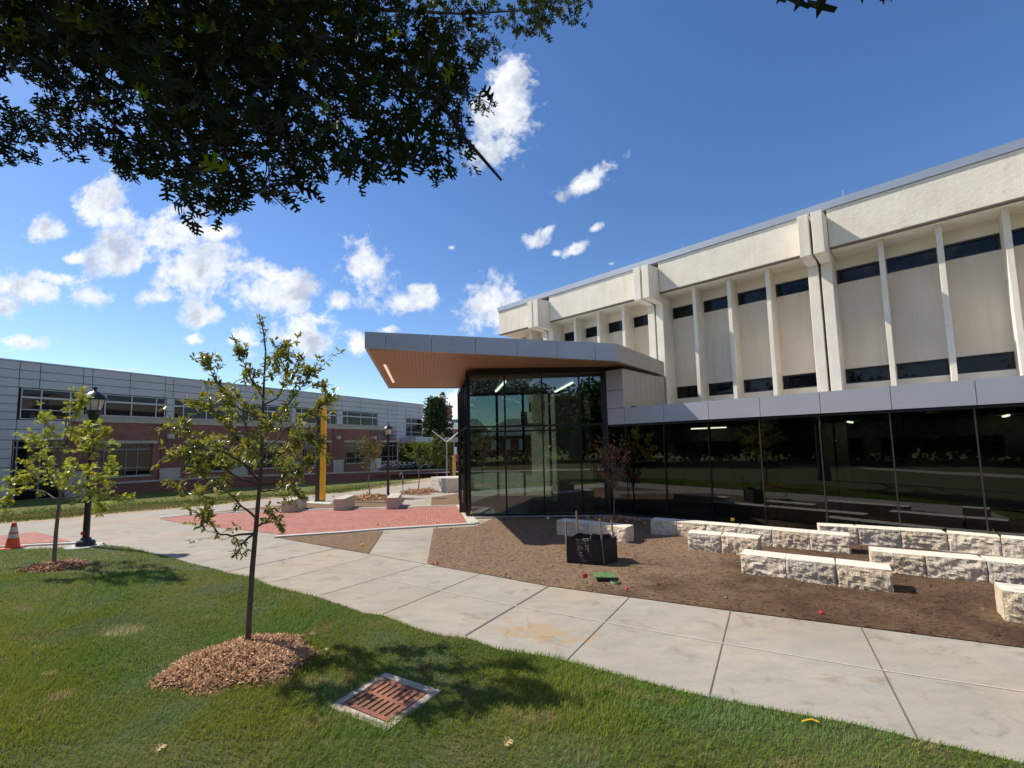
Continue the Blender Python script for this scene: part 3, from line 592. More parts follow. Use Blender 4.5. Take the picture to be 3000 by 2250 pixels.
# ------------------------------------------------------------------ old concrete building
def loc(u, v, z=0): return B_(u, v, z)
UL, UR = -8.95, 19.3
t = thing('concrete_building', loc(6, -4, 0), 'cream precast concrete building with deep fascia and thin fins above the glass wing', 'building')
mb = MB(); mb.fbox(BF, (UL+1.0, UR), (-22, -5.02), (0, 10.2)); mb.build('wall', M_PANEL, t)
cols_ = [-5.56, .5, 6.56, 12.62, 18.68]
FP = -3.55
mb = MB()
segs = [(UL, cols_[0]-.36)]+[(cols_[i]+.36, cols_[i+1]-.36) for i in range(4)]
for a, b_ in segs:
    mb = MB(); mb.fbox(BF, (a+.004, b_-.004), (FP-.22, FP), (9.12, 10.46)); mb.build('fascia_panel', M_STUCCO, t, bevel=.012)
    mb = MB(); mb.fbox(BF, (a+.004, b_-.004), (FP-.2, FP-.01), (9.085, 9.118)); mb.build('drip_strip', M_DRIP, t)
    mb = MB(); st_ = a-.0
    mb.fbox(BF, (a, b_), (-5.02, FP-.262), (9.10, 9.3))
    mb.build('soffit', M_SOFF, t)
mb = MB(); mb.fbox(BF, (UL, UL+.22), (-22, FP-.222), (9.12, 10.46)); mb.build('fascia_panel', M_STUCCO, t)
for c_ in cols_:
    for a, b_ in ((c_-.35, c_-.035), (c_+.035, c_+.35)):
        mb = MB(); mb.fbox(BF, (a, b_), (-5.0, -3.82), (.1, 8.70)); mb.build('column', M_STUCCO, t, bevel=.015)
        mb = MB()   # bracket: front face leans back very slightly, notched over the column
        P = lambda u, v, z: B_(u, v, z)
        for (z0, z1, v0, v1) in ((8.70, 10.12, -5.0, -2.62),):
            mb.hexa([P(a, v0, z0), P(a, v1, z0), P(b_, v1, z0), P(b_, v0, z0), P(a, v0, z1+.25), P(a, v1, z1), P(b_, v1, z1), P(b_, v0, z1+.25)])
        mb.build('bracket', M_STUCCO, t, bevel=.015)
    mb = MB(); mb.fbox(BF, (c_-.034, c_+.034), (-5.01, -3.98), (.1, 8.7)); mb.fbox(BF, (c_-.034, c_+.034), (-5.01, -3.6), (8.7, 10.3)); mb.build('joint_gasket', M_MULL, t)
mb = MB(); mb.fbox(BF, (UL-.05, UR), (FP-.5, FP+.05), (10.465, 10.72)); mb.build('coping', M_COPE, t)
mb = MB(); mb.fbox(BF, (UL, UR), (-22, FP-.5), (10.25, 10.5)); mb.build('roof', M_COPE, t)
for u_ in (-8.9, -3.7, 1.9, 7.4, 13):
    mb = MB(); q = B_(u_, FP-.2, 10.72); mb.tube([q, q+np.array([0, 0, .33])], .012, 5); mb.build('lightning_rod', M_COPE, t)
def window(u0, u1, z0, z1, v=-4.93):
    mb = MB(); w = .06
    for U_, Z_ in (((u0, u1), (z0, z0+w)), ((u0, u1), (z1-w, z1)), ((u0, u0+w), (z0+w, z1-w)), ((u1-w, u1), (z0+w, z1-w))): mb.fbox(BF, U_, (v-.05, v+.05), Z_)
    f_ = mb.build('window', M_BLACK, t)
    mb = MB(); mb.fbox(BF, (u0+w+.002, u1-w-.002), (v-.03, v), (z0+w+.002, z1-w-.002)); mb.build('pane', M_DGLASS, f_)
for i in range(-1, 4):
    a0 = (cols_[i]+.35) if i >= 0 else UL+1.0; a1 = cols_[i+1]-.35
    n_ = 4 if i >= 0 else 2; pit = (a1-a0-3*.14)/4 if i >= 0 else (a1-a0-.14)/2
    for k in range(n_):
        u0 = a0+k*(pit+.14); u1 = u0+pit
        mb = MB(); mb.fbox(BF, (u0, u1), (-5.01, -4.80), (5.08, 8.15)); mb.build('wall_panel', M_PANEL, t)
        mb = MB(); mb.fbox(BF, (u0, u1), (-5.01, -4.80), (8.68, 9.1)); mb.build('head_panel', M_SOFF, t)
        mb = MB(); mb.fbox(BF, (u0, u1), (-5.01, -4.78), (3.9, 4.55)); mb.build('sill_panel', M_SOFF, t)
        window(u0+.003, u1-.003, 8.152, 8.678); window(u0+.003, u1-.003, 4.552, 5.078)
        if k < n_-1:
            mb = MB(); mb.fbox(BF, (u1, u1+.14), (-5.01, -3.98), (3.9, 9.098)); mb.build('fin', M_STUCCO, t, bevel=.008)
# ------------------------------------------------------------------ glass wing and entrance pavilion
w_ = thing('glass_wing', loc(3, 0, 0), 'low dark glass wing with a silver panel band running along the concrete building', 'building')
jn = [.94+1.47*k for k in range(14)]
edges = [.235]+jn+[21.6]
for a, b_ in zip(edges[:-1], edges[1:]):
    mb = MB(); mb.fbox(BF, (a+.006, b_-.006), (-.1, .06), (3.34, 3.92)); mb.build('band_panel', M_SILV, w_)
mb = MB(); mb.fbox(BF, (.24, 21.5), (-.14, -.102), (3.33, 3.9)); mb.build('band_backing', M_SEAMD, w_)
mb = MB(); mb.fbox(BF, (.24, 21.5), (-4.78, -.142), (3.62, 3.86)); mb.build('roof', M_COPE, w_)
mb = MB(); mb.fbox(BF, (.24, 21.5), (-.35, -.0), (3.26, 3.33)); mb.build('head_frame', M_BLACK, w_)
mb = MB(); mb.fbox(BF, (.02, 21.5), (-.14, .02), (-.02, .10)); mb.build('sill_frame', M_BLACK, w_)
mull = [.42+0*1]+[2.34+1.47*k-1.47 for k in range(1, 14)]
mull = [.16, .87]+[2.33+1.475*k for k in range(0, 13)]
for k, u_ in enumerate(mull):
    big = k in (0,)
    mb = MB(); mb.fbox(BF, (u_-.015-(.12 if big else 0), u_+.015), (-.2, -.02 if k != 1 else -.05), (.10, 3.26)); mb.build('mullion', M_MULL if k > 3 else M_BLACK, w_)
for a, b_ in zip(mull[:-1], mull[1:]):
    mb = MB(); mb.quad(B_(a+.016, -.06, .10), B_(b_-.016, -.06, .10), B_(b_-.016, -.06, 3.26), B_(a+.016, -.06, 3.26)); mb.build('glass_pane', M_GLASSW, w_)
# wing interior
mb = MB(); mb.fbox(BF, (.25, 21.5), (-12, -.21), (-.05, .03)); mb.build('floor', M_FLOOR, w_)
mb = MB(); mb.fbox(BF, (.25, 21.5), (-12, -.36), (3.18, 3.25)); mb.build('ceiling', M_CEIL, w_)
mb = MB(); mb.fbox(BF, (.25, 21.5), (-12.2, -12.01), (.0, 3.25)); mb.fbox(BF, (21.3, 21.5), (-12, -.3), (.03, 3.18)); mb.build('inner_wall', M_ROOM, w_)
mb = MB(); mb.fbox(BF, (.3, 21.2), (-4.0, -3.9), (2.65, 3.17)); mb.build('ceiling_beam', M_ROOM, w_)
for u_, v_ in ((4.4, -3.6), (7.3, -3.9), (10.4, -3.7), (13.6, -3.8)):
    mb = MB(); mb.fbox(BF, (u_, u_+.45), (v_-.45, v_), (.03, 2.64)); mb.build('inner_column', M_ROOM, w_)
for u_, v_, du, dv in ((2.1, -3.0, 1.3, .06), (4.6, -6, 1.6, .08), (7.1, -2.4, .06, 1.0), (8.5, -7, 1.5, .06), (10.4, -2.5, .06, 1.1), (11.0, -6.5, 2, .06), (14, -6.5, 2, .06)):
    mb = MB(); mb.fbox(BF, (u_, u_+du), (v_-dv, v_), (3.13, 3.175)); mb.build('light_strip', M_TUBE, w_)
# --- pavilion
P1 = G(1374, 1515); P2 = BO+BU*.0; P3_ = DD(1346, 1300, 23.0); P3_[2] = 0; P4 = np.array([4.6, 22.4, 0])
pv = thing('entrance_pavilion', (P1+P2)/2, 'tall glass entrance pavilion with a wood-lined canopy jutting out to the left', 'building')
cA = DD(1068, 1019.8, 13.5); cB = DD(1809, 1058, 15.0); cW = DD(1947, 1099.7, 18.65); cC = DD(1138, 1138, 22.9); cE = np.array([7.5, 25.5, 5.42]); cD = np.array([4.6, 23.3, 5.5])
tA = DD(1066, 971.4, 13.5)[2]; tB = DD(1807, 1006, 15.0)[2]; tW = DD(1947, 1060.5, 18.65)[2]
pts = [cA, cB, cW, cD, cC]; zb = [p[2] for p in pts]; zt_ = [tA, tB, tW, tW, tA+.03]
inner = []
cen = sum(pts)/5
def rail(mb, a, b_, za, zb_, zta, ztb, th=.12, jn_=None, m=0, mj=1, inset=.0):
    """fascia between plan points a,b with sloping bottom/top, split by open joints"""
    d = b_-a; L = np.linalg.norm(d[:2]); d = unit(d); n_ = np.array([-d[1], d[0], 0])
    if (cen-a)@n_ < 0: n_ = -n_
    js = [0]+[j for j in (jn_ or [])]+[1]
    for s0, s1 in zip(js[:-1], js[1:]):
        e = .005/L; s0_, s1_ = s0+(e if s0 > 0 else 0), s1-(e if s1 < 1 else 0)
        q = lambda s, o_: a+(b_-a)*s+n_*o_
        zl = lambda s: za+(zb_-za)*s; zh = lambda s: zta+(ztb-zta)*s
        C_ = [(q(s0_, 0), zl(s0_)), (q(s1_, 0), zl(s1_)), (q(s1_, th), zl(s1_)), (q(s0_, th), zl(s0_)), (q(s0_, 0), zh(s0_)), (q(s1_, 0), zh(s1_)), (q(s1_, th), zh(s1_)), (q(s0_, th), zh(s0_))]
        mb.hexa([(c_[0], c_[1], z_) for c_, z_ in C_], m)
def frac_x(xs_): # measured joint columns -> fraction along the front edge
    out_ = []
    for x in xs_:
        d = ray(x, 1030); d2 = cB-cA; # intersect in plan
        tt = np.linalg.solve(np.array([[d[0], -d2[0]], [d[1], -d2[1]]]), cA[:2]); out_.append(float(tt[1]))
    return out_
mb = MB(); rail(mb, cA, cB, cA[2], cB[2], tA, tB, jn_=frac_x([1129.5, 1264, 1393, 1515, 1632, 1744])); mb.build('canopy_fascia', M_SILV, pv, bevel=.006)
mb = MB(); rail(mb, cB, cW, cB[2], cW[2], tB, tW, jn_=[.16, .36, .63, .88]); mb.build('canopy_fascia', M_WARM, pv, bevel=.006)
mb = MB(); rail(mb, cC, cA, cC[2], cA[2], tA+.03, tA, jn_=[.25, .5, .75]); mb.build('canopy_fascia', M_WARM, pv, bevel=.006)
mb = MB(); rail(mb, cD, cC, cD[2], cC[2], tW, tA+.03); mb.build('canopy_fascia', M_SILV, pv)
ins = [p+(cen-p)*(.14/np.linalg.norm((cen-p)[:2])) for p in pts]
# fit one plane through the soffit so it is flat
Amat = np.array([[p[0], p[1], 1] for p in pts]); pl_, *_ = np.linalg.lstsq(Amat, np.array(zb), rcond=None)
zf = lambda p: float(pl_[0]*p[0]+pl_[1]*p[1]+pl_[2])+.025
for p in ins: p[2] = zf(p)
mb = MB(); mb.prism([(p[0], p[1]) for p in ins], [p[2] for p in ins], [p[2]+.05 for p in ins]); o_soff = mb.build('soffit', M_WOOD, pv)
mb = MB(); mb.prism([(p[0], p[1]) for p in ins], [z_-.1 for z_ in zt_], [z_-.04 for z_ in zt_]); o_roof = mb.build('roof', M_COPE, pv)
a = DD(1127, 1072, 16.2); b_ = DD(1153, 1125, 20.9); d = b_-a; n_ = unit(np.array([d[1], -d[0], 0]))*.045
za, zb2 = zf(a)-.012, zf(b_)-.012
mb = MB(); mb.hexa([(p[0], p[1], z_+h_) for h_ in (-.02, .01) for p, z_ in ((a-n_, za), (b_-n_, zb2), (b_+n_, zb2), (a+n_, za))]); mb.build('canopy_light', emis('faint_glow_strip', (.95, .8, .65), .55), pv)  # unlit strip light brightened by emission in its own material
HZ = lambda p: zf(p)-.02
def cut(o, lo, hi):
    bm_ = bmesh.new(); bmesh.ops.create_cube(bm_, size=1); bmesh.ops.scale(bm_, vec=Vector([h-l for l, h in zip(lo, hi)]), verts=bm_.verts); bmesh.ops.translate(bm_, vec=Vector([(h+l)/2 for l, h in zip(lo, hi)])-Vector([float(q) for q in org(pv)]), verts=bm_.verts)
    me = bpy.data.meshes.new('c'); bm_.to_mesh(me); bm_.free(); c_ = bpy.data.objects.new('c', me); COL.objects.link(c_); c_.location = o.matrix_world.translation; c_.parent = pv
    md = o.modifiers.new('added_sun_hole', 'BOOLEAN'); md.object = c_; md.operation = 'DIFFERENCE'; md.solver = 'EXACT'; bpy.context.view_layer.update()
    n_ = bpy.data.meshes.new_from_object(o.evaluated_get(bpy.context.evaluated_depsgraph_get())); o.modifiers.clear(); o.data = n_; bpy.data.objects.remove(c_)
def gwall(a, b_, splits, name='glass_wall', zt=3.33, low=True, glass=M_GLASS, w=.035, hz=None, z0=.06, hdr=.16):
    d = unit(b_-a); n_ = np.array([d[1], -d[0], 0]); L = np.linalg.norm((b_-a)[:2]); fr = (np.array([a[0], a[1], 0]), d, n_)
    top = hz or min(HZ(a), HZ(b_)); ss = [0]+list(splits)+[L]
    mb = MB()
    for s_ in ss: mb.fbox(fr, (s_-w, s_+w), (-.09, .06), (z0, top-hdr))
    for s0, s1 in zip(ss[:-1], ss[1:]): mb.fbox(fr, (s0+w, s1-w), (-.08, .045), (zt-.035, zt+.035))
    mb.fbox(fr, (-.06, L+.06), (-.1, .07), (top-hdr, top+.03)); mb.fbox(fr, (-.08, L+.05), (-.12, .10), (-.03, z0))
    f_ = mb.build('glazing_frame', M_BLACK, pv)
    for s0, s1 in zip(ss[:-1], ss[1:]):
        for za_, zb_ in ((z0, zt-.035), (zt+.035, top-hdr)):
            mb = MB(); q = lambda s_, z_: fr[0]+d*s_+np.array([0, 0, z_]); mb.quad(q(s0+w, za_), q(s1-w, za_), q(s1-w, zb_), q(s0+w, zb_)); mb.build('glass_pane', glass, f_)
    return fr, L
Lf = np.linalg.norm((P2-P1)[:2])
gwall(P1, P2, [1.44, 2.87, 4.28], w=.028)
gwall(P3_, P1, [1.2, 2.5, 3.8, 5.1], w=.03, hz=5.42)
gwall(P4, P3_, [1.35, 2.7, 4.05, 5.4], w=.06, hz=5.35, glass=M_GLASSC)
# black corner pier where pavilion meets the wing
mb = MB(); q0 = B_(.0, -.02, 0)
mb.fbox(BF, (-.09, .03), (-.35, .03), (-.02, 5.36)); mb.build('corner_pier', M_BLACK, pv)
# silver cladding strip right of the glass, with the warm return wall behind
u1 = .93
for z0, z1 in ((3.935, 4.595), (4.61, 5.36)):
    mb = MB(); mb.fbox(BF, (.235, u1-.006), (-.5, .06), (z0, z1)); mb.build('cladding_panel', M_SILV, pv, bevel=.004)
mb = MB(); mb.fbox(BF, (.06, u1-.03), (-.12, .04), (3.93, 5.40)); mb.fbox(BF, (.03, .22), (-.3, .03), (-.02, 3.93)); mb.build('cladding_backing', M_BLACK, pv)
ws = B_(u1-.02, -.04, 0); we = np.array([cW[0], cW[1], 0])-np.array([.06, 0, 0]); d = unit(we-ws); n_ = np.array([d[1], -d[0], 0]); L = np.linalg.norm((we-ws)[:2]); fr = (ws, d, n_); N_ = 8
for k in range(N_):
    mb = MB(); mb.fbox(fr, (L*k/N_+.006, L*(k+1)/N_-.006), (-.06, .02), (3.87 if k > 1 else 4.02, 5.37)); mb.build('wall_panel', M_WARM, pv)
mb = MB(); mb.fbox(fr, (0, L), (-.12, -.062), (3.87, 5.38)); mb.build('wall_backing', M_SEAMD, pv)
# inside
fl = [P1+[.1, .15, 0], P2+[0, .15, 0], np.array([7, 22.5, 0]), P4, P3_]
mb = MB(); mb.prism([(p[0], p[1]) for p in fl], -.02, .035); mb.build('floor', M_FLOOR, pv)
ce = [P1+[.15, .2, 0], P2+[-.12, .2, 0], B_(.5, -6, 0), P4, P3_+[.1, -.1, 0]]
m, nt, b = newmat('slat_ceiling'); M_SLAT = m; fq = math_(nt, 'FRACT', math_(nt, 'MULTIPLY', vdot(nt, pos(nt), (sn[0], sn[1], 0)), 5.)); nt.links.new(ramp(nt, fq, [(.0, .02), (.5, .02), (.55, .2), (.95, .2)]), b.inputs['Base Color'])
mb = MB(); mb.prism([(p[0], p[1]) for p in ce], 5.27, 5.32); o_ceil = mb.build('ceiling', M_SLAT, pv)
for q in (o_soff, o_roof, o_ceil): cut(q, (-1.9, 18.6, 4.5), (.7, 21.9, 7))  # unseen roof opening added to let sun onto the pale inner wall
for q0, q1 in (((1453, 1146), (1480, 1117)), ((1627, 1147), (1677, 1120)), ((1739, 1147), (1758, 1138))):
    def ch(x, y):
        d = ray(x, y); return CAM+d*((5.24-HC)/d[2])
    a, b_ = ch(*q0), ch(*q1); d = unit(b_-a); n_ = np.array([d[1], -d[0], 0]); L = np.linalg.norm(b_-a); mb = MB(); mb.fbox((a*[1, 1, 0], d, n_), (0, L), (-.05, .05), (5.2, 5.255)); mb.build('light_strip', M_TUBE, pv)
wa, wb = np.array([2.62, 17.7, 0]), np.array([2.12, 21.9, 0]); d = unit(wb-wa); n_ = np.array([d[1], -d[0], 0]); mb = MB(); mb.fbox((wa, d, n_), (0, 4.2), (0, .3), (.036, 5.0)); mb.build('inner_wall', M_ROOMG, pv)
mb = MB(); mb.fbox((np.array([3.0, 17.9, 0]), BU, BN), (.0, .2), (-6, -.3), (.036, 5.26)); mb.build('inner_wall', M_ROOM, pv)
mb = MB(); mb.box((.55, 17.3, .036), (1.75, 17.75, .42)); mb.box((.6, 17.3, .43), (1.7, 17.8, .5)); mb.build('lobby_bench', M_ROOMG, pv, bevel=.02)
# open entrance door leaf beside the corner
ha = P1+np.array([-.14, .35, 0]); hb = DD(1346.5, 1497, 17.55); hb[2] = 0; d = unit(hb-ha); n_ = np.array([d[1], -d[0], 0]); L = np.linalg.norm((hb-ha)[:2])
mb = MB(); fr = (ha*[1, 1, 0], d, n_)
for U_, Z_ in (((0, .11), (.05, 3.2)), ((L-.09, L), (.05, 3.2)), ((.11, L-.09), (.05, .42)), ((.11, L-.09), (3.0, 3.2))): mb.fbox(fr, U_, (-.03, .03), Z_)
dr = mb.build('door', M_BLACK, pv, bevel=.006)
mb = MB(); mb.quad(*[ha*[1, 1, 0]+d*a+np.array([0, 0, z_]) for a, z_ in ((.11, .42), (L-.09, .42), (L-.09, 3.0), (.11, 3.0))]); mb.build('door_glass', M_GLASS, dr)
mb = MB(); mb.fbox(fr, (L*.5, L*.5+.04), (.04, .09), (.85, 1.25)); mb.fbox(fr, (.02, .09), (.035, .05), (1.25, 1.42)); mb.build('door_handle', M_MULL, dr)
# gravel maintenance strip
mb = MB(); pb = [P1+[-.05, -.12, 0], P2+[0, -.05, 0]]
o = sheet('gravel_strip', [tuple((P1+[-.02, -.45, 0])[:2]), tuple((P2+[-.05, -.62, 0])[:2]), tuple(B_(20, .55, 0)[:2]), tuple(B_(20, .0, 0)[:2]), tuple((P2+[0, .05, 0])[:2]), tuple((P1+[0, .05, 0])[:2])], M_PEB, .038)
n = 2600; tpar = rng.random(n)*.8; q = []
for s_ in tpar:
    if s_ < .3: base = P1+(P2-P1)*(s_/.3); off = np.array([0, -1, 0])
    else: base = B_((s_-.3)/.5*12, 0, 0); off = BN
    q.append(base+off*random.uniform(.12, .5))
q = np.array(q); r = rng.uniform(.012, .03, n); V = []; oct_ = np.array([(1, 0, 0), (0, 1, 0), (-1, 0, 0), (0, -1, 0), (0, 0, .8), (0, 0, -.8)], float)
V = (q[:, None, :]+oct_[None]*r[:, None, None]*rng.uniform(.6, 1.4, (n, 6, 1))); V[:, :, 2] += .045
i = np.arange(n)*6; F_ = np.concatenate([np.stack([i+a, i+b_, i+c_], 1) for a, b_, c_ in ((0, 1, 4), (1, 2, 4), (2, 3, 4), (3, 0, 4), (1, 0, 5), (2, 1, 5), (3, 2, 5), (0, 3, 5))])
o = npmesh('gravel', V.reshape(-1, 3), F_, M_PEB); o['kind'] = 'stuff'
# ------------------------------------------------------------------ left building (grey panels over red brick)
t = thing('brick_building', LO+LU_*15+np.array([0, 0, -1]), 'long two-storey building, grey panels above red brick, behind the lawn on the left', 'building')
SE = 39.75; ZR = 9.40; TH = 12.
def lb(name, boxes, mat, par=t, **k):
    mb = MB()
    for bx in boxes: mb.fbox(LF, *bx)
    return mb.build(name, mat, par, **k)
mods = [(-7.9-6.2, None), (-1.5, 4.08), (4.75, 10.2), (10.85, 16.45), (17.05, 22.8), (23.75, 29.84)]
lb('core', [((-45, 33.4), (-TH, -.32), (-1.4, 3.89)), ((-45, SE-.25), (-TH, -.32), (3.9, ZR-.4))], M_SEAMD)
lb('roof_edge', [((-45, SE+.06), (-TH, .06), (ZR, ZR+.09))], M_COPE)
hl = [ZR, 8.78, 8.16, 7.52, 6.9, 6.3, 5.72]
vj = [-45, -40, -35.5, -31, -26.5, -22, -17.5, -13, -9, -5.08, -4.02, -1.6, -1.04, 1.41, 3.98, 4.62, 7.4, 10.1, 10.7, 13.55, 16.35, 17.0, 19.9, 22.9, 23.6, 26.7, 30.1, 31.8, 33.65, 35.65, 38.6, SE]
def prow(z1, z0, xs_):
    return [((a+.02, b_-.02), (-.3, .0), (z0+.02, z1-.02)) for a, b_ in zip(xs_[:-1], xs_[1:])]
pan = []
for z1, z0 in zip(hl[:3], hl[1:4]): pan += prow(z1, z0, vj)
piers = [(-9, -5.05), (-1.72, -1.53), (4.12, 4.72), (10.24, 10.82), (16.48, 17.02), (22.83, 23.72), (29.9, 31.8), (31.8, 33.65), (33.65, 35.65)]
for a, b_ in piers:
    for z1, z0 in zip(hl[3:6], hl[4:7]): pan += prow(z1, z0, [a, b_])
for z1, z0 in ((5.72, 5.0), (5.0, 4.4), (4.4, 3.9)): pan += prow(z1, z0, [29.9, 31.8, 33.65, 35.65])
pan += prow(4.3, 3.9, [35.65, 38.6, SE])+prow(7.52, 7.14, [35.65, 38.6, SE])
for a, b_ in ((5.72, 5.2), (5.2, 4.5), (4.5, 3.74)): pan += prow(a, b_, [-9, -5.05] if a > 5.5 else [-9, -5.05, -3.6, -2.32])
for z1, z0 in zip([3.74, 3.1, 2.45, 1.8, 1.15, .5, -.2], [3.1, 2.45, 1.8, 1.15, .5, -.2, -1.2]): pan += prow(z1, z0, [-13, -9, -5.15])
for z1, z0 in zip(hl[3:6]+[5.72, 5.0, 4.3, 3.6, 2.9, 2.2, 1.5, .8], hl[4:7]+[5.0, 4.3, 3.6, 2.9, 2.2, 1.5, .8, -.4]): pan += prow(z1, z0, vj[:8])
lb('panel_cladding', pan, M_LPAN)
# end wall facing right
def win(s0, s1, z0, z1, vs_, hs_, fm=M_LFRM, v=-.12, w=.055, name='window'):
    bx = [((s0, s1), (v-.05, v+.05), (z0, z0+w)), ((s0, s1), (v-.05, v+.05), (z1-w, z1)), ((s0, s0+w), (v-.05, v+.05), (z0+w, z1-w)), ((s1-w, s1), (v-.05, v+.05), (z0+w, z1-w))]
    bx += [((x-w*.7, x+w*.7), (v-.045, v+.045), (z0+w, z1-w)) for x in vs_]
    for z_, hh in hs_: bx += [((s0+w, s1-w), (v-.048, v+.048), (z_-hh/2, z_+hh/2))]
    f_ = lb(name, bx, fm); mb = MB(); mb.fbox(LF, (s0+w, s1-w), (v-.03, v-.01), (z0+w, z1-w)); mb.build('pane', M_DGLASS, f_)
win(-4.9, -1.72, 5.25, 7.48, [-3.85, -2.25], [(6.85, .14), (5.95, .06)])
win(-1.5, 4.08, 5.72, 7.48, [-.85, -.13, 1.62, 3.4], [(6.88, .14)])
for a, b_ in ((4.75, 10.2), (10.85, 16.45), (17.05, 22.8), (23.75, 29.84)):
    win(a, b_, 5.72, 7.45, [a+.8, (a+b_)/2+.05, b_-.9], [(6.86, .14)])
win(35.7, 39.6, 4.33, 7.1, [36.95], [(6.3, .12), (5.0, .06)])
lb('stone_band', [((-2.3, 33.6), (-.25, .06), (5.18, 5.60)), ((-2.3, 33.6), (-.25, .12), (5.60, 5.70))], M_LIME)
op = [(-.35+6.15*k, 3.25+6.15*k) for k in range(6)]
ss = [-2.3]+[x for o_ in op for x in o_]+[33.6]
br = [((-2.3, 33.6), (-.3, 0), (3.70, 5.18))]+[((ss[i], ss[i+1]), (-.3, 0), (-1.5, 3.70)) for i in range(0, len(ss), 2) if ss[i+1] > ss[i]]
br += [(o_, (-.3, -.02), (-1.5, .62)) for o_ in op]
lb('brick_wall', br, M_BRICKL)
for a, b_ in op: lb('lintel', [((a-.15, b_+.35), (-.02, .07), (3.45, 3.69))], M_LIME)
for bx in [((a-1.95, a-.45), (.0, .10), (-.5, 5.17)) for a, b_ in op[1:]]+[((-2.3, -.9), (.0, .10), (-.5, 5.17))]: lb('pilaster', [bx], M_BRICKD)
for bx in [((a-2.0, a-.4), (.101, .18), (-1.2, 1.25)) for a, b_ in op[1:]]+[((-2.3, -.85), (.101, .18), (-1.2, 1.3))]: lb('pilaster_base', [bx], M_LIME)
for a, b_ in op: lb('window_sill', [((a, b_), (-.02, .1), (.63, .75))], M_LIME)
for a, b_ in op: win(a+.03, b_-.03, .76, 3.44, [a+.35, (a+b_)/2, b_-.4 if False else b_-1.0], [(2.95, .1), (1.4, .07)], M_GFRM, v=-.2, w=.04)
win(-5.1, -2.35, -.6, 3.7, [-4.9, -3.7], [(3.2, .1), (1.2, .06)], M_GFRM, v=-.14, w=.05)
for a, b_ in op[1:]:
    mb = MB(); s_ = a-1.2; mb.fbox(LF, (s_-.4, s_+.12), (.101, .4), (3.86, 4.28)); mb.build('wall_lamp', M_LIME, t)
# overhang at the right end with its flat canopy and columns
lb('undercroft_soffit', [((33.6, SE), (-8, -.02), (3.78, 3.88))], M_PANEL)
e1 = DD(1157, 1296, 62); zc0, zc1 = 3.9, 5.0
lb('entry_canopy', [((34.4, 50), (.02, 3.0), (3.45, 4.15))], M_LPAN); lb('entry_canopy_soffit', [((34.45, 49.9), (.1, 2.9), (3.36, 3.44))], M_PANEL)
lb('canopy_column', [((46.4, 46.9), (.3, .8), (-1.9, 3.36))], M_LPAN); lb('canopy_column', [((33.9, 34.3), (-.7, -.3), (-1.6, 3.78))], M_LPAN)
# retaining planter wall with stone caps
wl = [(-400, 1480), (0, 1464), (298, 1449), (640, 1430), (1000, 1411), (1200, 1399), (1346, 1390)]
WP = [G(x, y) for x, y in wl]
t2 = thing('planter_wall', WP[2], 'low red brick retaining wall with a pale stone cap in front of the brick building', 'wall')
mb, mc = MB(), MB()
CAPY = {-400: 1440, 0: 1430, 298: 1420, 640: 1400, 1000: 1387, 1200: 1380, 1346: 1375}
wh = []
for (x, y), p in zip(wl, WP): wh.append(DD(x, CAPY[x], p[1])[2])
for i in range(len(WP)-1):
    a, b_ = WP[i], WP[i+1]; d = unit(b_-a); n_ = np.array([-d[1], d[0], 0])*.35
    for M_, z0a, z0b, z1a, z1b, o_ in ((mb, a[2]-.4, b_[2]-.4, wh[i], wh[i+1], 0), (mc, wh[i]+.002, wh[i+1]+.002, wh[i]+.14, wh[i+1]+.14, .06)):
        s_ = -n_/.35*o_
        M_.hexa([(p[0], p[1], z_) for p, z_ in ((a+s_, z0a), (b_+s_, z0b), (b_+n_, z0b), (a+n_, z0a), (a+s_, z1a), (b_+s_, z1b), (b_+n_, z1b), (a+n_, z1a))])
mb.build('wall', M_BRICKD, t2); mc.build('cap', M_LIME, t2)
def reed(c, h, r, label, dry=0, n=420):
    z = c[2]; a = rng.random(n)*6.28; q = np.sqrt(rng.random(n))*r*.35; x = c[0]+q*np.cos(a); y = c[1]+q*np.sin(a); lean = rng.uniform(.1, 1, n)*r; hh = rng.uniform(.5, 1, n)*h; w = .012
    b0 = np.stack([x-w, y, np.full(n, z)], 1); b1 = np.stack([x+w, y, np.full(n, z)], 1); tp = np.stack([x+np.cos(a)*lean, y+np.sin(a)*lean, z+hh], 1)
    col = np.where(rng.random((n, 1)) < dry, np.array([[3.4, 2.4, 1.8]]), np.array([[1, 1, 1.]]))*rng.uniform(.7, 1.3, (n, 1)); col = np.repeat(np.concatenate([col, np.ones((n, 1))], 1), 3, 0)
    o = npmesh('ornamental_grass', np.stack([b0, b1, tp], 1).reshape(-1, 3), np.arange(3*n).reshape(-1, 3), M_REED, col=col); tag(o, label, 'plant', 'ornamental grasses in the planter')
def behind(x, y, dz=0, back=.9):
    """a spot in the planter behind the wall"""
    p = G(x, 1449-(x-298)*.0563); d = ray(x, y); q = CAM+d*((p[1]+back+.4)/d[1]); return q
for x, y, h, r, dr, lb_ in ((438, 1405, 1.0, .5, .9, 'tan dry ornamental grass tuft at the left end of the planter'), (480, 1402, .9, .5, .1, 'low dark green grass clump between the tan tuft and the big clump'), (535, 1400, 1.5, .9, .05, 'largest dark green arching grass clump by the pilaster base'), (595, 1398, .9, .5, .1, 'dark green grass clump right of the largest one'), (20, 1440, .7, 1.1, .3, 'grey-green low shrub mass at the far left of the planter')):
    reed(behind(x, y), h, r, lb_, dr)
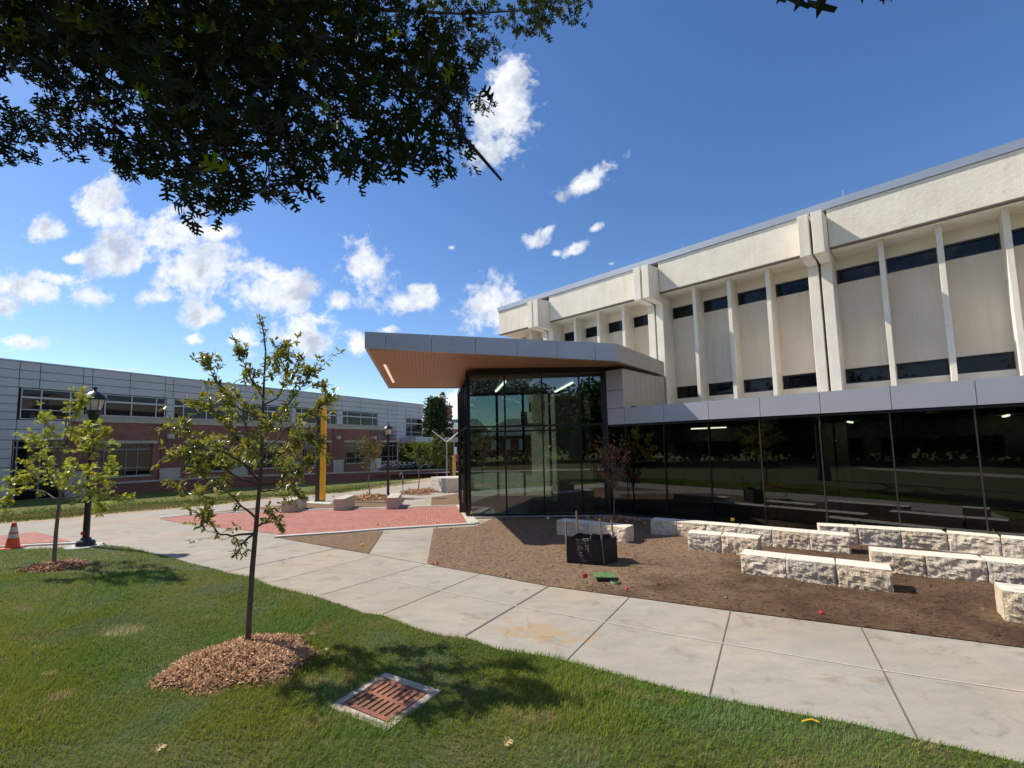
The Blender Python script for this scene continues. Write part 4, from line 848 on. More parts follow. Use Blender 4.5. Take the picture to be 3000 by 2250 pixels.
# ------------------------------------------------------------------ far background
far = thing('cupola_hall', (-22, 150, -2.5), 'distant red brick hall with grey roof and a white domed cupola tower', 'building')
def fp(x, y, D): return DD(x, y, D)
a, b_ = fp(1255, 1270, 120), fp(1420, 1270, 120)
zg = -2.4; ze = fp(1330, 1258, 120)[2]; zr = fp(1330, 1228, 126)[2]
mb = MB(); mb.box((a[0], 120, zg), (b_[0], 134, ze)); mb.build('wall', M_FARB, far)
mb = MB(); x0, x1 = a[0]-.5, b_[0]+.5
mb.add([(x0, 119.4, ze), (x1, 119.4, ze), (x1, 134.6, ze), (x0, 134.6, ze), (x0+3, 127, zr), (x1-3, 127, zr)], [(0, 1, 5, 4), (1, 2, 5), (2, 3, 4, 5), (3, 0, 4), (3, 2, 1, 0)]); mb.build('roof', M_ROOFS, far)
cxp = fp(1305, 1200, 128); s_ = 128/1300.
z_ = lambda y: fp(1305, y, 128)[2]
mb = MB(); r_ = 17*s_; mb.box((cxp[0]-r_, 128-r_, ze), (cxp[0]+r_*1.0, 128+r_, z_(1192))); mb.box((cxp[0]-r_*1.15, 128-r_*1.15, z_(1222)), (cxp[0]+r_*1.15, 128+r_*1.15, z_(1217))); mb.box((cxp[0]-r_*1.15, 128-r_*1.15, z_(1193)), (cxp[0]+r_*1.15, 128+r_*1.15, z_(1189)))
mb.build('tower', M_FARB, far)
cc2 = fp(1296, 1170, 128); zz = [z_(1188), z_(1168), z_(1163), z_(1159), z_(1154)]
mb = MB(); mb.lathe((cc2[0], 128, 0), [(10.5*s_, zz[0]), (10.5*s_, zz[0]+.4), (8.8*s_, zz[0]+.5), (8.8*s_, zz[1]), (11.5*s_, zz[2]), (11.5*s_, zz[2]+.25), (8.5*s_, zz[3])], 8, smooth=False); mb.build('cupola', M_WHITE, far)
mb = MB(); mb.lathe((cc2[0], 128, 0), [(9*s_, zz[3]), (8.2*s_, zz[3]+.5), (6*s_, zz[3]+.9), (2*s_, zz[3]+1.15), (.05, zz[3]+1.2)], 12); mb.build('dome', M_COPPER, far)
mb = MB()
for k in range(8):
    an = k*math.pi/4+math.pi/8; mb.box((cc2[0]+math.cos(an)*8.3*s_-.22, 128+math.sin(an)*8.3*s_-.22, zz[0]+.9), (cc2[0]+math.cos(an)*8.3*s_+.22, 128+math.sin(an)*8.3*s_+.22, zz[1]-.4))
mb.build('louvre', M_ROOFS, far)
nb = thing('gabled_annex', (-12, 92, -2.4), 'red brick gabled annex with white trim behind the young trees, next to the pavilion', 'building')
a = fp(1312, 1290, 92); b_ = fp(1400, 1290, 92); z0 = fp(1330, 1280, 92)[2]; z1 = fp(1330, 1265, 92)[2]
mb = MB(); mb.box((a[0], 92, -2.4), (b_[0], 104, z1)); mb.build('wall', M_FARB, nb)
mb = MB(); mb.box((a[0]-.2, 91.7, z0-.9), (b_[0]+.2, 91.98, z0-.1)); mb.build('cornice', M_WHITE, nb)
for k in range(3):
    mb = MB(); xx = a[0]+1.1+k*2.2; mb.box((xx, 91.9, -.5), (xx+.9, 91.985, 1.6)); mb.build('window', M_DGLASS, nb)
nb = thing('added_rear_hall', (5, 74, -1.8), 'red brick hall with hipped slate roof and white windows added behind the pavilion glass, partly as its reflection', 'building')  # hall added beyond the glass, also in place of buildings mirrored there
mb = MB(); mb.box((-4.5, 74, -1.9), (15, 86, 4.6)); mb.build('wall', M_FARB, nb)
mb = MB(); mb.add([(-5, 73.4, 4.6), (15.5, 73.4, 4.6), (15.5, 86.6, 4.6), (-5, 86.6, 4.6), (-1, 80, 7.4), (12, 80, 7.4)], [(0, 1, 5, 4), (1, 2, 5), (2, 3, 4, 5), (3, 0, 4), (3, 2, 1, 0)]); mb.build('roof', M_ROOFS, nb)
mb = MB(); mb.box((-5.05, 73.3, 4.2), (15.5, 73.9, 4.59)); mb.build('cornice', M_WHITE, nb)
mb = MB(); mb.box((1.5, 77, 5.6), (2.6, 78.4, 8.4)); mb.build('chimney', M_FARB, nb)
for k in range(8):
    mb = MB(); xx = -3.6+k*2.3; mb.box((xx, 73.9, 1.9), (xx+.9, 73.985, 3.6)); mb.build('window', M_WHITE, nb)
nb = thing('far_hall', (-30, 95, -2.4), 'red brick hall with white windows seen under the overhang of the grey building', 'building')
a = fp(1150, 1350, 95); b_ = fp(1255, 1350, 95)
mb = MB(); mb.box((a[0]-4, 95, -2.5), (b_[0], 106, 5.5)); mb.build('wall', M_FARB, nb)
for k in range(4):
    mb = MB(); xx = a[0]-1+k*2.9; mb.box((xx, 94.9, -.2), (xx+1.0, 94.985, 2.8)); mb.build('window', M_WHITE, nb)
def lampv(p, h, label, tall=False):
    t = thing('plaza_light', p, label, 'lamp', None); mb = MB(); mb.tube([p, p+[0, 0, h]], .07, 8); mb.build('pole', M_STEEL, t)
    for sg in (-1, 1):
        mb = MB(); q = p+np.array([0, 0, h]); e = q+np.array([sg*1.55, 0, 1.25]); mb.tube([q, e], .055, 6); mb.build('arm', M_WHITE, t)
p = fp(1309, 1372, 48); p[2] = tz(0, 48); lampv(p, fp(1309, 1295, 48)[2]-p[2], 'thin steel pole with two upswept light arms behind the young trees')
p = fp(1331, 1372, 58); p[2] = tz(0, 58); t = thing('banner_pole', p, 'dark pole with a white banner near the pavilion corner', 'pole')
h = fp(1331, 1262, 58)[2]-p[2]; mb = MB(); mb.tube([p, p+[0, 0, h], p+[-.25, 0, h+.35], p+[-.6, 0, h+.45]], .06, 6); mb.build('pole', M_STEEL, t)
mb = MB(); a = fp(1330, 1310, 57.95); mb.box((a[0], 57.9, fp(1330, 1331, 58)[2]), (a[0]+.36, 57.93, a[2])); mb.build('banner', M_WFL, t)
# bikes in a row
def make_bike():
    t = thing('bicycle', (0, 0, 0), 'parked bicycle with blue frame and white mudguard in the bike-share row', 'bicycle')
    r = .33
    for nm, cx_ in (('wheel', -.52), ('wheel', .52)):
        mb = MB(); mb.tube([(cx_+r*math.cos(a), 0, r+r*math.sin(a)) for a in np.linspace(0, 2*math.pi, 15)], .03, 5, cap=False); mb.tube([(cx_, -.04, r), (cx_, .04, r)], .04, 6); mb.build(nm, M_TYRE, t)
    mb = MB(); mb.tube([(-.52, 0, .33), (-.12, 0, .32), (.36, 0, .72), (.52, 0, .33)], .035, 5); mb.tube([(-.12, 0, .32), (-.25, 0, .85)], .03, 5); mb.tube([(.36, 0, .72), (.32, 0, 1.02)], .025, 5); mb.build('frame', M_BIKE, t)
    mb = MB(); mb.box((-.38, -.07, .85), (-.12, .07, .91)); mb.build('saddle', M_TYRE, t, bevel=.02)
    mb = MB(); mb.tube([(.22, -.28, 1.05), (.34, 0, 1.02), (.22, .28, 1.05)], .02, 5); mb.box((.4, -.17, .82), (.68, .17, 1.0)); mb.build('handlebar', M_STEEL, t)
    mb = MB(); mb.tube([(-.52+.38*math.cos(a), 0, .33+.38*math.sin(a)) for a in np.linspace(.2, 2.6, 8)], .045, 4); mb.build('mudguard', M_WHITE, t)
    return t
bk = make_bike(); pos_ = [(1126, 1370), (1140, 1370), (1157, 1371), (1172, 1371), (1187, 1371), (1199, 1371), (1211, 1371), (1238, 1371), (1259, 1371)]
nm_ = ['nearest the wall sign', 'left of the far lamp post', 'just right of the far lamp post', 'third from the left end', 'in the middle of the row', 'left of the tree stem', 'behind the thin tree stem', 'near the tall spindly tree', 'at the right end of the row']
for i, (x, y) in enumerate(pos_):
    o = bk if i == 0 else copy_tree(bk); q = fp(x, y, 57+i*.35); o.location = (q[0], q[1], fp(x, 1378, 57)[2]); o.rotation_euler.z = .5+.2*math.sin(i*3)
    o['label'] = 'blue and white parked bicycle '+nm_[i]; o['group'] = 'bicycles parked under the overhang'
mb = MB(); a = fp(1112, 1379, 56); b_ = fp(1340, 1379, 62)
sheet('far_plaza', [tuple(fp(1075, 1379, 54)[:2]), tuple(fp(1346, 1379, 60)[:2]), (-4, 95), (-40, 95)], M_CONC, .55)
# wayfinding pylons
def pylon(base, h, w, d_, label, rotv=None):
    t = thing('pylon_sign', base, label, 'sign'); X = unit(np.array([1, -.10, 0])); Y = np.array([-X[1], X[0], 0]); o = base
    fr = (o, X, Y); mb = MB(); mb.fbox(fr, (-w*.06-w*.5, w*.46), (-.02, d_+.02), (0, .09)); mb.build('base', M_BLACK, t)
    def prof(x0, x1, y0, y1, curve):
        # outline in x-z: the amber leaf bends over to the left at the top
        N_ = 8; R_ = (x1-x0)*1.25
        pts = [(x0, .09), (x1, .09)]
        if curve:
            zc = h-R_
            pts += [(x1-R_+R_*math.cos(a), zc+R_*math.sin(a)) for a in np.linspace(0, math.pi/2*.92, N_)]
            r2 = R_-(x1-x0)*.55; pts += [(x1-R_+r2*math.cos(a)-(x1-x0)*.25*math.cos(a), zc-.05*h/4.7+r2*math.sin(a)) for a in np.linspace(math.pi/2*.9, 0, N_)]
            pts += [(x0, zc-.25)]
        else: pts += [(x1, h-.12), (x0, h-.05)]
        mb = MB(); n = len(pts); V_ = [o+X*x+Y*y0+np.array([0, 0, z]) for x, z in pts]+[o+X*x+Y*y1+np.array([0, 0, z]) for x, z in pts]
        bmv = V_; mb.add(bmv, [tuple(range(n)), tuple(range(n, 2*n))[::-1]]+[(i, n+i, n+(i+1) % n, (i+1) % n) for i in range(n)]); return mb
    prof(w*.02, w*.5, 0, d_, True).build('amber_leaf', M_YEL, t)
    prof(-w*.5, w*.015, .03, d_-.03, False).build('dark_leaf', M_DKPAN, t)
    for k in range(16):
        if k == 7: continue
        mb = MB(); z1 = h*.86-k*h*.028; mb.fbox(fr, (-w*.5-.045, -w*.5-.002), (.06, d_-.08), (z1-h*.019, z1)); mb.build('edge_letter', M_YEL if k > 5 else M_LFL, t)
    return t
pb_ = G(935, 1471); pylon(pb_, DD(935, 1191, pb_[1])[2]-pb_[2], .52, .2, 'tall charcoal and amber wayfinding pylon with a curved top at the plaza edge')
sheet('pylon_pad', px([(893, 1475), (905, 1468), (978, 1472), (965, 1479)]), M_CURB, .03)
pb_ = G(1325, 1396); pylon(pb_, DD(1325, 1335, pb_[1])[2]-pb_[2], .75, .5, 'small distant charcoal and amber pylon beside the pavilion glass')
# plaza stone blocks
def block(corners, h, label, mat=M_BLOCK, name='stone_seat', group='cast blocks along the brick plaza'):
    """corners: four plan points (front left, front right, back right, back left)"""
    z0 = min(c_[2] for c_ in corners)-.05; zb_ = max(c_[2] for c_ in corners)
    mb = MB(); mb.hexa([(c_[0], c_[1], z0) for c_ in corners]+[(c_[0], c_[1], zb_+h) for c_ in corners]); o = mb.build(name, mat, None, bevel=.012); return tag(o, label, 'bench', group)
def pblock(fl, fr_, br, label, h=None):
    a, b_, c_ = G(*fl), G(*fr_), G(*br); d_ = a+(c_-b_); block([a, b_, c_, d_], h, label)
pblock((823, 1503), (853, 1502), (899, 1488), 'long pale block at the left of the plaza, nearest the amber pylon', .52)
pblock((977, 1497), (1010, 1496), (1040, 1484), 'middle pale block of the three along the back of the plaza', .52)
pblock((1132, 1493), (1167, 1492), (1177, 1478), 'right pale block of the three, in front of the far lamp post', .52)
a = G(1263, 1437); b_ = G(1306, 1443); c_ = G(1346, 1440)
d_ = c_+(c_-b_)*.6; mb = MB(); zz = a[2]; bk_ = np.array([.3, 2.2, 0])
mb.hexa([(p[0], p[1], zz-.1) for p in (a, b_, d_, d_+bk_)]+[(p[0], p[1], zz+.98) for p in (a, b_, d_, d_+bk_)]); o = mb.build('concrete_planter', M_CURB, None, bevel=.01); tag(o, 'large white concrete block with relief pattern beside the pavilion door', 'planter')
# relief figures on its left face
dd_ = unit(b_-a); mbx = MB(); nn = np.array([dd_[1], -dd_[0], 0]); nn = nn if nn[1] < 0 else -nn
for i in range(3):
    for k in range(3):
        u_ = .25+i*.36; z1 = zz+.2+k*.27
        mbx.tube([a+dd_*(u_+.09*math.cos(q))+nn*.004+np.array([0, 0, z1-a[2]+.09*math.sin(q)]) for q in np.linspace(0, 6.283, 9)], .012, 4, cap=False)
r_ = mbx.build('relief', M_SAWN, o)
# standpipe
p = G(1180, 1441); t = thing('standpipe', p, 'thin bent water standpipe on a stake beside the walk', 'pipe')
mb = MB(); mb.tube([p, p+[0, 0, 1.15]], .03, 6); mb.tube([p+[0, 0, 1.15], p+[-.03, 0, 1.3], p+[-.12, 0, 1.35], p+[-.2, 0, 1.25], p+[-.2, 0, 1.05]], .018, 6); mb.build('pipe', M_STEEL, t); mb = MB(); mb.tube([p+[.04, 0, .5], p+[-.04, 0, .95]], .05, 6); mb.build('hose', M_BIKE, t)
# sign board by the brick wall
p = fp(1110, 1366, 54); t = thing('notice_board', p, 'small white notice board at the end of the brick wall', 'sign'); mb = MB(); mb.box((p[0]-.28, 53.9, p[2]-.2), (p[0]+.28, 54, p[2]+.95)); mb.build('board', M_WHT, t)
mb = MB(); mb.box((p[0]-.03, 54.01, p[2]-.6), (p[0]+.03, 54.06, p[2]+.2)); mb.build('post', M_STEEL, t)
# ------------------------------------------------------------------ street lamps
def lamp(p, h, label):
    t = thing('street_lamp', p, label, 'lamp', 'black post lanterns'); k = h/4.5; z = p[2]; L_ = lambda prof, nm, mat, n=16, rot=0, sm=True, par=t: (lambda mb: (mb.lathe((p[0], p[1], z), [(r*k, q*k) for r, q in prof], n, smooth=sm, rot=rot), mb.build(nm, mat, par))[1])(MB())
    L_([(.43, -.06), (.43, .035), (.40, .05), (.0001, .05)], 'footing', M_CURB, 24)
    L_([(.215, .05), (.215, .13), (.20, .15), (.20, .17), (.13, .19), (.11, .26)], 'base', M_POST, 12)
    L_([(.078, .19), (.070, 1.5), (.062, 3.3), (.070, 3.35), (.062, 3.40), (.11, 3.50), (.10, 3.56), (.12, 3.62), (.13, 3.72)], 'post', M_POST)
    L_([(.14, 3.72), (.19, 3.76), (.19, 3.80), (.16, 3.82)], 'collar', M_POST)
    ln_ = L_([(.165, 3.82), (.245, 4.13)], 'lantern', M_LENS, 8, R(22.5), False)
    mb = MB()
    for q in range(8):
        a = R(22.5)+q*math.pi/4
        P_ = lambda r, zq: (p[0]+r*k*math.cos(a), p[1]+r*k*math.sin(a), z+zq*k); mb.tube([P_(.17, 3.81), P_(.25, 4.14)], .011*k, 4)
    mb.build('lantern_bar', M_POST, ln_)
    L_([(.285, 4.12), (.29, 4.17), (.27, 4.19), (.23, 4.25), (.15, 4.32), (.07, 4.36), (.035, 4.38), (.025, 4.41), (.05, 4.44), (.05, 4.48), (.0001, 4.52)], 'cap', M_POST, 20)
lamp(G(250, 1603), 4.56, 'near black lantern post at the tip of the lawn on the left'); p = G(1137, 1459); lamp(p, 4.45, 'far black lantern post behind the brick plaza')
# cone
p = G(36, 1607); t = thing('traffic_cone', p, 'orange traffic cone with white bands at the left edge of the walk', 'cone')
mb = MB(); mb.box((p[0]-.2, p[1]-.2, 0.005), (p[0]+.2, p[1]+.2, .035)); mb.build('base', M_ORNG, t, bevel=.01)
mb = MB()
for a, b_, r0, r1, m_ in ((.035, .30, .155, .115, 0), (.30, .41, .115, .098, 1), (.41, .46, .098, .09, 0), (.46, .60, .09, .067, 1), (.60, .72, .067, .045, 0)): mb.lathe((p[0], p[1], 0), [(r0, a), (r1, b_)], 16, m_)
mb.build('body', [M_ORNG, M_WHT], t)
ROCKS = [M_ROCK, plain('rock_face_stone_grey', (.80, .71, .57), (.60, .52, .40), 4, .95, bst=1., bsc=30, bd=.035, fine=(22, (.52, .44, .33), .6)), plain('rock_face_stone_buff', (.88, .74, .54), (.68, .54, .37), 4, .95, bst=1., bsc=38, bd=.03, fine=(34, (.56, .43, .28), .6))]
# ------------------------------------------------------------------ rough limestone seat blocks
def stone(a, b_, depth, h, label, group, seed):
    """a,b: ends of the front top edge in plan (world points); rough split faces, sawn top"""
    a = np.array([a[0], a[1], 0.]); b_ = np.array([b_[0], b_[1], 0.]); d = unit(b_-a); n_ = np.array([d[1], -d[0], 0]); n_ = n_ if n_@(-a) > 0 else -n_
    a = a+d*.006; b_ = b_-d*.006; L = np.linalg.norm(b_-a); mb = MB(); zb = -.06
    nx = max(6, int(L/.035)); nz = 15; no = lambda x, z, s: mn.noise(Vector((x*s+seed*3.1, z*s*1.2, seed*1.7)))
    def disp(x, z, top):
        r = 1-abs(no(x, z, 5)); v = .018*no(x, z, 3.2)+.022*(r*r-.6)+.018*no(x, z, 13)+.012*no(x, z, 27)
        return v*(min(1, (top)/.05))+.02*(top > .02)*math.sin(min(1, top/.3)*2.2)
    def face(p0, dr, nr, L, nx, amp):
        V = []
        for j in range(nz+1):
            z = h+(zb-h)*(j/nz)
            for i in range(nx+1):
                s_ = i/nx; e = min(s_*L, (1-s_)*L); k = amp*min(1, .35+e/.06)
                V.append(p0+dr*(s_*L)+nr*(disp(s_*L, z, h-z)*k)+np.array([0, 0, z]))
        return V, [(j*(nx+1)+i, (j+1)*(nx+1)+i, (j+1)*(nx+1)+i+1, j*(nx+1)+i+1) for j in range(nz) for i in range(nx)]
    V, F_ = face(a, d, n_, L, nx, 1.); mb.add(V, F_, 0)
    ne = 10
    V2, F2 = face(a-n_*depth, n_, -d, depth, ne, .3); mb.add(V2, F2, 0)
    V3, F3 = face(b_, -n_, d, depth, ne, .3); mb.add(V3, F3, 0)
    top = V[:nx+1]+[b_-n_*depth+np.array([0, 0, h]), a-n_*depth+np.array([0, 0, h])]; mb.add(top, [tuple(range(len(top)))], 1)
    mb.quad(a-n_*depth+[0, 0, zb], a-n_*depth+[0, 0, h], b_-n_*depth+[0, 0, h], b_-n_*depth+[0, 0, zb], 0)
    bm_ = mb.build('stone_seat', [ROCKS[seed*7 % 3], M_SAWN]); tag(bm_, label, 'stone block', group)
rows = [
 ('short front-left row by the silt fence', [(1630, 1525), (1722, 1534), (1834, 1546)], .42),
 ('long left row nearest the glass', [(1905, 1523), (1982, 1528.5), (2066, 1535.5), (2159, 1543), (2260, 1552), (2370, 1561.5), (2491, 1571)], .42),
 ('two-block row behind the three-block row', [(2013, 1561), (2111, 1568.5), (2221.5, 1579)], .42),
 ('three-block row nearest the walk', [(2168, 1622), (2300, 1637), (2448, 1652.5), (2614, 1671)], .40),
 ('long right row nearest the glass', [(2400, 1540), (2512, 1546), (2638, 1553.6), (2775, 1562), (2931, 1575), (3090, 1590)], .42),
 ('front right row running out of the picture', [(2551, 1614), (2709, 1628), (2890, 1643), (3090, 1662)], .40),
 ('big corner block at the right edge', [(2934, 1729), (3120, 1752)], .43)]
ordn = ['first', 'second', 'third', 'fourth', 'fifth', 'sixth']; seed = 1
for nm, pts_, hh in rows:
    W_ = [G(x, y, hh) for x, y in pts_]
    for i in range(len(W_)-1):
        seed += 1; k = len(W_)-1
        lab = ('rough limestone '+nm) if k == 1 else '%s block from the left in the %s' % (ordn[i], nm)
        stone(W_[i], W_[i+1], .47, hh, lab, 'rough limestone seat blocks in the bare bed', seed)
# ------------------------------------------------------------------ silt fence box round a drain
t = thing('silt_fence', G(1735, 1655), 'black fabric silt fence box on wooden stakes standing in the bare soil', 'fence')
fcn = [G(1661, 1655), G(1732, 1661), G(1772, 1661), G(1810, 1650), G(1790, 1636), G(1697, 1640)]
ht = [.60, .60, .585, .585, .55, .60]
def fab(ps, hs, nm):
    mb = MB(); N_ = 14; Mz = 12; V = []; n = len(ps)-1
    for j in range(Mz+1):
        for s_ in range(n*N_+1):
            i = min(s_//N_, n-1); f_ = s_/N_-i; p = ps[i]+(ps[i+1]-ps[i])*f_; d = unit(ps[i+1]-ps[i]); nn = np.array([d[1], -d[0], 0]); h_ = hs[i]+(hs[i+1]-hs[i])*f_-.03*math.sin(f_*3.14)
            z = h_*j/Mz; w = (.016*mn.noise(Vector((s_*.16, z*9+s_*.25, 1)))+.010*mn.noise(Vector((s_*.1, z*26, 7))))*math.sin(f_*3.14)
            V.append((p[0]+nn[0]*w, p[1]+nn[1]*w, z))
    K = n*N_+1; mb.add(V, [(j*K+i, j*K+i+1, (j+1)*K+i+1, (j+1)*K+i) for j in range(Mz) for i in range(K-1)], 0, True)
    o = mb.build(nm, M_FENCE, t); sd_ = o.modifiers.new('thick', 'SOLIDIFY'); sd_.thickness = .003; return o
fab([fcn[0], fcn[1]], ht[:2], 'fabric'); fab(fcn[1:4], ht[1:4], 'fabric'); fab([fcn[3], fcn[4], fcn[5], fcn[0]], [.58, .55, .6, .6], 'fabric')
for (x, y, hh, lx) in ((1661, 1655, .93, .005), (1697, 1640, 1.08, -.03), (1771, 1661, 1.0, -.06), (1808, 1650, .93, -.09)):
    mb = MB(); p = G(x, y); mb.tube([p+[0, .01, -.02], p+[lx, .01, hh]], .021, 4, smooth=False); mb.build('stake', M_STAKE, t)
p = G(1735, 1661); mb = MB(); mb.tube([p+[.0, 0, .6], p+[.01, .02, .66], p+[.06, .02, .69], p+[.1, .0, .66], p+[.13, 0, .69]], [.02, .025, .02, .022, .012], 6); mb.build('loose_flap', M_FENCE, t)
# valve box
p = G(1772, 1706); t = thing('valve_box', p, 'green plastic irrigation valve box with a flat lid in the bare soil', 'valve box')
fr = (np.array([p[0], p[1], 0]), unit(np.array([1, -.1, 0])), unit(np.array([.1, 1, 0])))
mb = MB(); mb.fbox(fr, (-.15, .15), (-.06, .16), (-.02, .10)); mb.build('box_body', M_DKPAN, t, bevel=.02)
mb = MB(); mb.fbox(fr, (-.20, .20), (-.11, .21), (.102, .13)); mb.build('lid', M_GRNPL, t, bevel=.012)
p2 = G(1803, 1714); mb = MB(); mb.lathe((p2[0], p2[1], 0), [(.085, .0), (.09, .07), (.07, .07), (.065, .045)], 14); mb.build('access_cover', M_GRNPL, None); o = SC.objects[-1]
for q in SC.objects:
    if q.name.startswith('access_cover'): tag(q, 'small round green valve cap just right of the valve box', 'cover')
# ------------------------------------------------------------------ marker flags
FL = [(1381, 1502, 'L', 1, 'lime marker flag standing against the base of the pavilion glass corner'), (1384, 1530, 'L', 0, 'lime marker flag lying on the curb corner below the pavilion'), (1107, 1536, 'L', 0, 'pale yellow flag lying on the brick paving'),
      (1280, 1533, 'R', 0, 'red flag lying on the front edge of the brick paving'), (1062, 1598, 'Y', 1, 'yellow flag in the small triangular bed'), (1281, 1649, 'R', 0, 'red flag lying in the corner of the bare bed by the walk'),
      (1605, 1518, 'W', 1, 'white flag at the foot of the pavilion glass'), (1722, 1515, 'L', 1, 'dull olive flag in the shade left of the rust-leaved tree'), (1889, 1532, 'O', 1, 'orange-yellow flag between the first seat row and the long row'),
      (1852, 1584, 'W', 0, 'white card flag at the end of the short front-left stone row'), (1714, 1687, 'R', 1, 'red flag just left of the green valve box'), (1836, 1725, 'R', 0, 'red flag lying right of the green valve box'),
      (2146, 1522, 'Y', 2, 'yellow flag standing behind the long left stone row'), (2915, 1554, 'Y', 2, 'yellow flag standing behind the long right stone row'), (2336, 1577, 'W', 0, 'white flag leaning on the face of the long left row'),
      (2759, 1576, 'P', 0, 'pink ribbon on the face of the long right row'), (1271, 1441, 'P', 1, 'pink flag by the foot of the white concrete block'), (1130, 1469, 'P', 1, 'pink flag on the left of the right-hand plaza block'),
      (1179, 1466, 'P', 1, 'pink flag on the right of the right-hand plaza block'), (1076, 1442, 'P', 1, 'pink flag left of the far lamp post by the walk'), (587, 1491, 'P', 1, 'pink flag seen behind the young oak stem, at the plaza edge'),
      (919, 1454, 'P', 1, 'pink flag left of the amber pylon'), (976, 1454, 'P', 1, 'pink flag right of the amber pylon'), (241, 1563, 'R', 2, 'red flag on a wire against the near lamp post'), (303, 1592, 'R', 0, 'red flag lying at the lawn tip beside the near lamp post'),
      (1184, 1446, 'P', 0, 'pink flag lying in the mulch bed near the thin tree'), (2406, 1794, 'R', 0, 'scrap of red flag near the far edge of the walk')]
MM = dict(L=M_LFL, R=M_RED, Y=M_YFL, W=M_WFL, O=M_OFL, P=M_PINK)
for i, (x, y, c_, st_, lb_) in enumerate(FL):
    hz = (.06, .22, .5)[st_]; p = G(x, y, hz); g_ = np.array([p[0], p[1], tz(p[0], p[1])])
    t = thing('marker_flag', g_, lb_, 'flag', 'small utility marker flags'); rr = random.Random(i); a = rr.uniform(-.4, .4); X = np.array([math.cos(a), math.sin(a), 0]); k = .045 if st_ else .030
    tilt = rr.uniform(-.5, .5); U_ = np.array([0, 0, 1])*math.cos(tilt)+X*math.sin(tilt); V_ = X*math.cos(tilt)-np.array([0, 0, 1])*math.sin(tilt)
    if st_ == 0: U_ = unit(U_+np.array([.2, .6, 0]))*.75+np.array([0, 0, .6])
    mb = MB(); vs_ = []
    for iu in range(5):
        for iv in range(4): vs_.append(p+V_*(iu/4-.5)*2*k+U_*(iv/3-.5)*1.7*k+np.array([0, -1, 0])*.012*math.sin(iu*1.7+iv*.8+i))
    mb.add(vs_, [(iu*4+iv, (iu+1)*4+iv, (iu+1)*4+iv+1, iu*4+iv+1) for iu in range(4) for iv in range(3)], 0, True); o = mb.build('flag', MM[c_], t); sd_ = o.modifiers.new('thick', 'SOLIDIFY'); sd_.thickness = .0015
    mb = MB(); mb.tube([g_+[0, .01, -.02], p-V_*k+U_*k*.8], .0025, 4); mb.build('wire', M_WIRE, t)
# small pale stones and clods scattered over the bed, dead leaves on the lawn
n = 3000; xx = rng.uniform(-3, 10, n); yy = rng.uniform(4, 15.5, n); k = inpoly(xx, yy, bedpoly); xx, yy = xx[k], yy[k]; n = len(xx); r = rng.uniform(.005, .014, n)*(1+1.4*(rng.random(n) < .1))
q = np.stack([xx, yy, np.array([.04+lump(a, b_) for a, b_ in zip(xx, yy)])], 1)
V = (q[:, None, :]+oct_[None]*r[:, None, None]*rng.uniform(.5, 1.5, (n, 6, 1))); i = np.arange(n)*6
F_ = np.concatenate([np.stack([i+a, i+b_, i+c_], 1) for a, b_, c_ in ((0, 1, 4), (1, 2, 4), (2, 3, 4), (3, 0, 4), (1, 0, 5), (2, 1, 5), (3, 2, 5), (0, 3, 5))])
pale = rng.random(n) < .22; mi = np.tile(np.where(pale, 1, 0), 8)
o = npmesh('soil_clods', V.reshape(-1, 3), F_, [M_SOIL, M_PEB], mi=mi); o['kind'] = 'stuff'
# ------------------------------------------------------------------ leaves and trees
LOB_X = [0, .12, .34, .45, .62, .72, .85, 1.]; LOB_W = [.004, .05, .075, .085, .095, .085, .06, .004]
def lobed():
    V = []; Fq = []
    for x, w in zip(LOB_X, LOB_W): V += [(x, 0, 0), (x, w, w*.35), (x, -w, w*.35)]
    for i in range(7):
        a, b_ = 3*i, 3*i+3; Fq += [(a, b_, b_+1, a+1), (a, a+2, b_+2, b_)]
    for sg in (1, -1):
        for (p0, p1, p2, p3) in (((.12, .05), (.20, .26), (.31, .31), (.34, .075)), ((.45, .085), (.52, .38), (.68, .42), (.62, .095)), ((.72, .085), (.80, .29), (.91, .25), (.85, .06))):
            b_ = len(V); V += [(x, sg*y, y*.35) for x, y in (p0, p1, p2, p3)]; Fq.append((b_, b_+1, b_+2, b_+3))
    return np.array(V, float)-np.array([0, 0, 0]), np.array(Fq)
def oval(w=.17):
    V = np.array([(0, 0, 0), (.28, w, .05), (.68, w*.95, .05), (1, 0, 0), (.68, -w*.95, .05), (.28, -w, .05)], float); return V, np.array([(0, 1, 2, 3), (0, 3, 4, 5)])
T_LOB, T_OVAL, T_WIDE = lobed(), oval(.17), oval(.36)
def leaves(name, P, D, N, sz, tmpl, mat, parent, cj=.3, dryp=0, dry_lit_c=(2.5, 1.3, .6)):
    V0, F0 = tmpl; n = len(P); D = D/np.linalg.norm(D, axis=1, keepdims=True); Bv = np.cross(N, D); Bv /= np.linalg.norm(Bv, axis=1, keepdims=True)+1e-9; Nv = np.cross(D, Bv)
    sz = np.broadcast_to(sz, (n,)); V = P[:, None]+sz[:, None, None]*(V0[None, :, 0:1]*D[:, None]+V0[None, :, 1:2]*Bv[:, None]+V0[None, :, 2:3]*Nv[:, None])
    k = len(V0); F_ = (F0[None]+(np.arange(n)*k)[:, None, None]).reshape(-1, 4); col = np.ones((n, 3))*rng.uniform(1-cj, 1+cj, (n, 1))*rng.uniform(.9, 1.1, (n, 3))
    if dryp: q = rng.random(n) < dryp; col[q] *= np.array(dry_lit_c)
    col = np.repeat(np.concatenate([col, np.ones((n, 1))], 1), k, 0)
    return npmesh(name, V.reshape(-1, 3), F_, mat, parent, col=col)
rn = lambda n, s=1.: rng.normal(0, s, (n, 3))
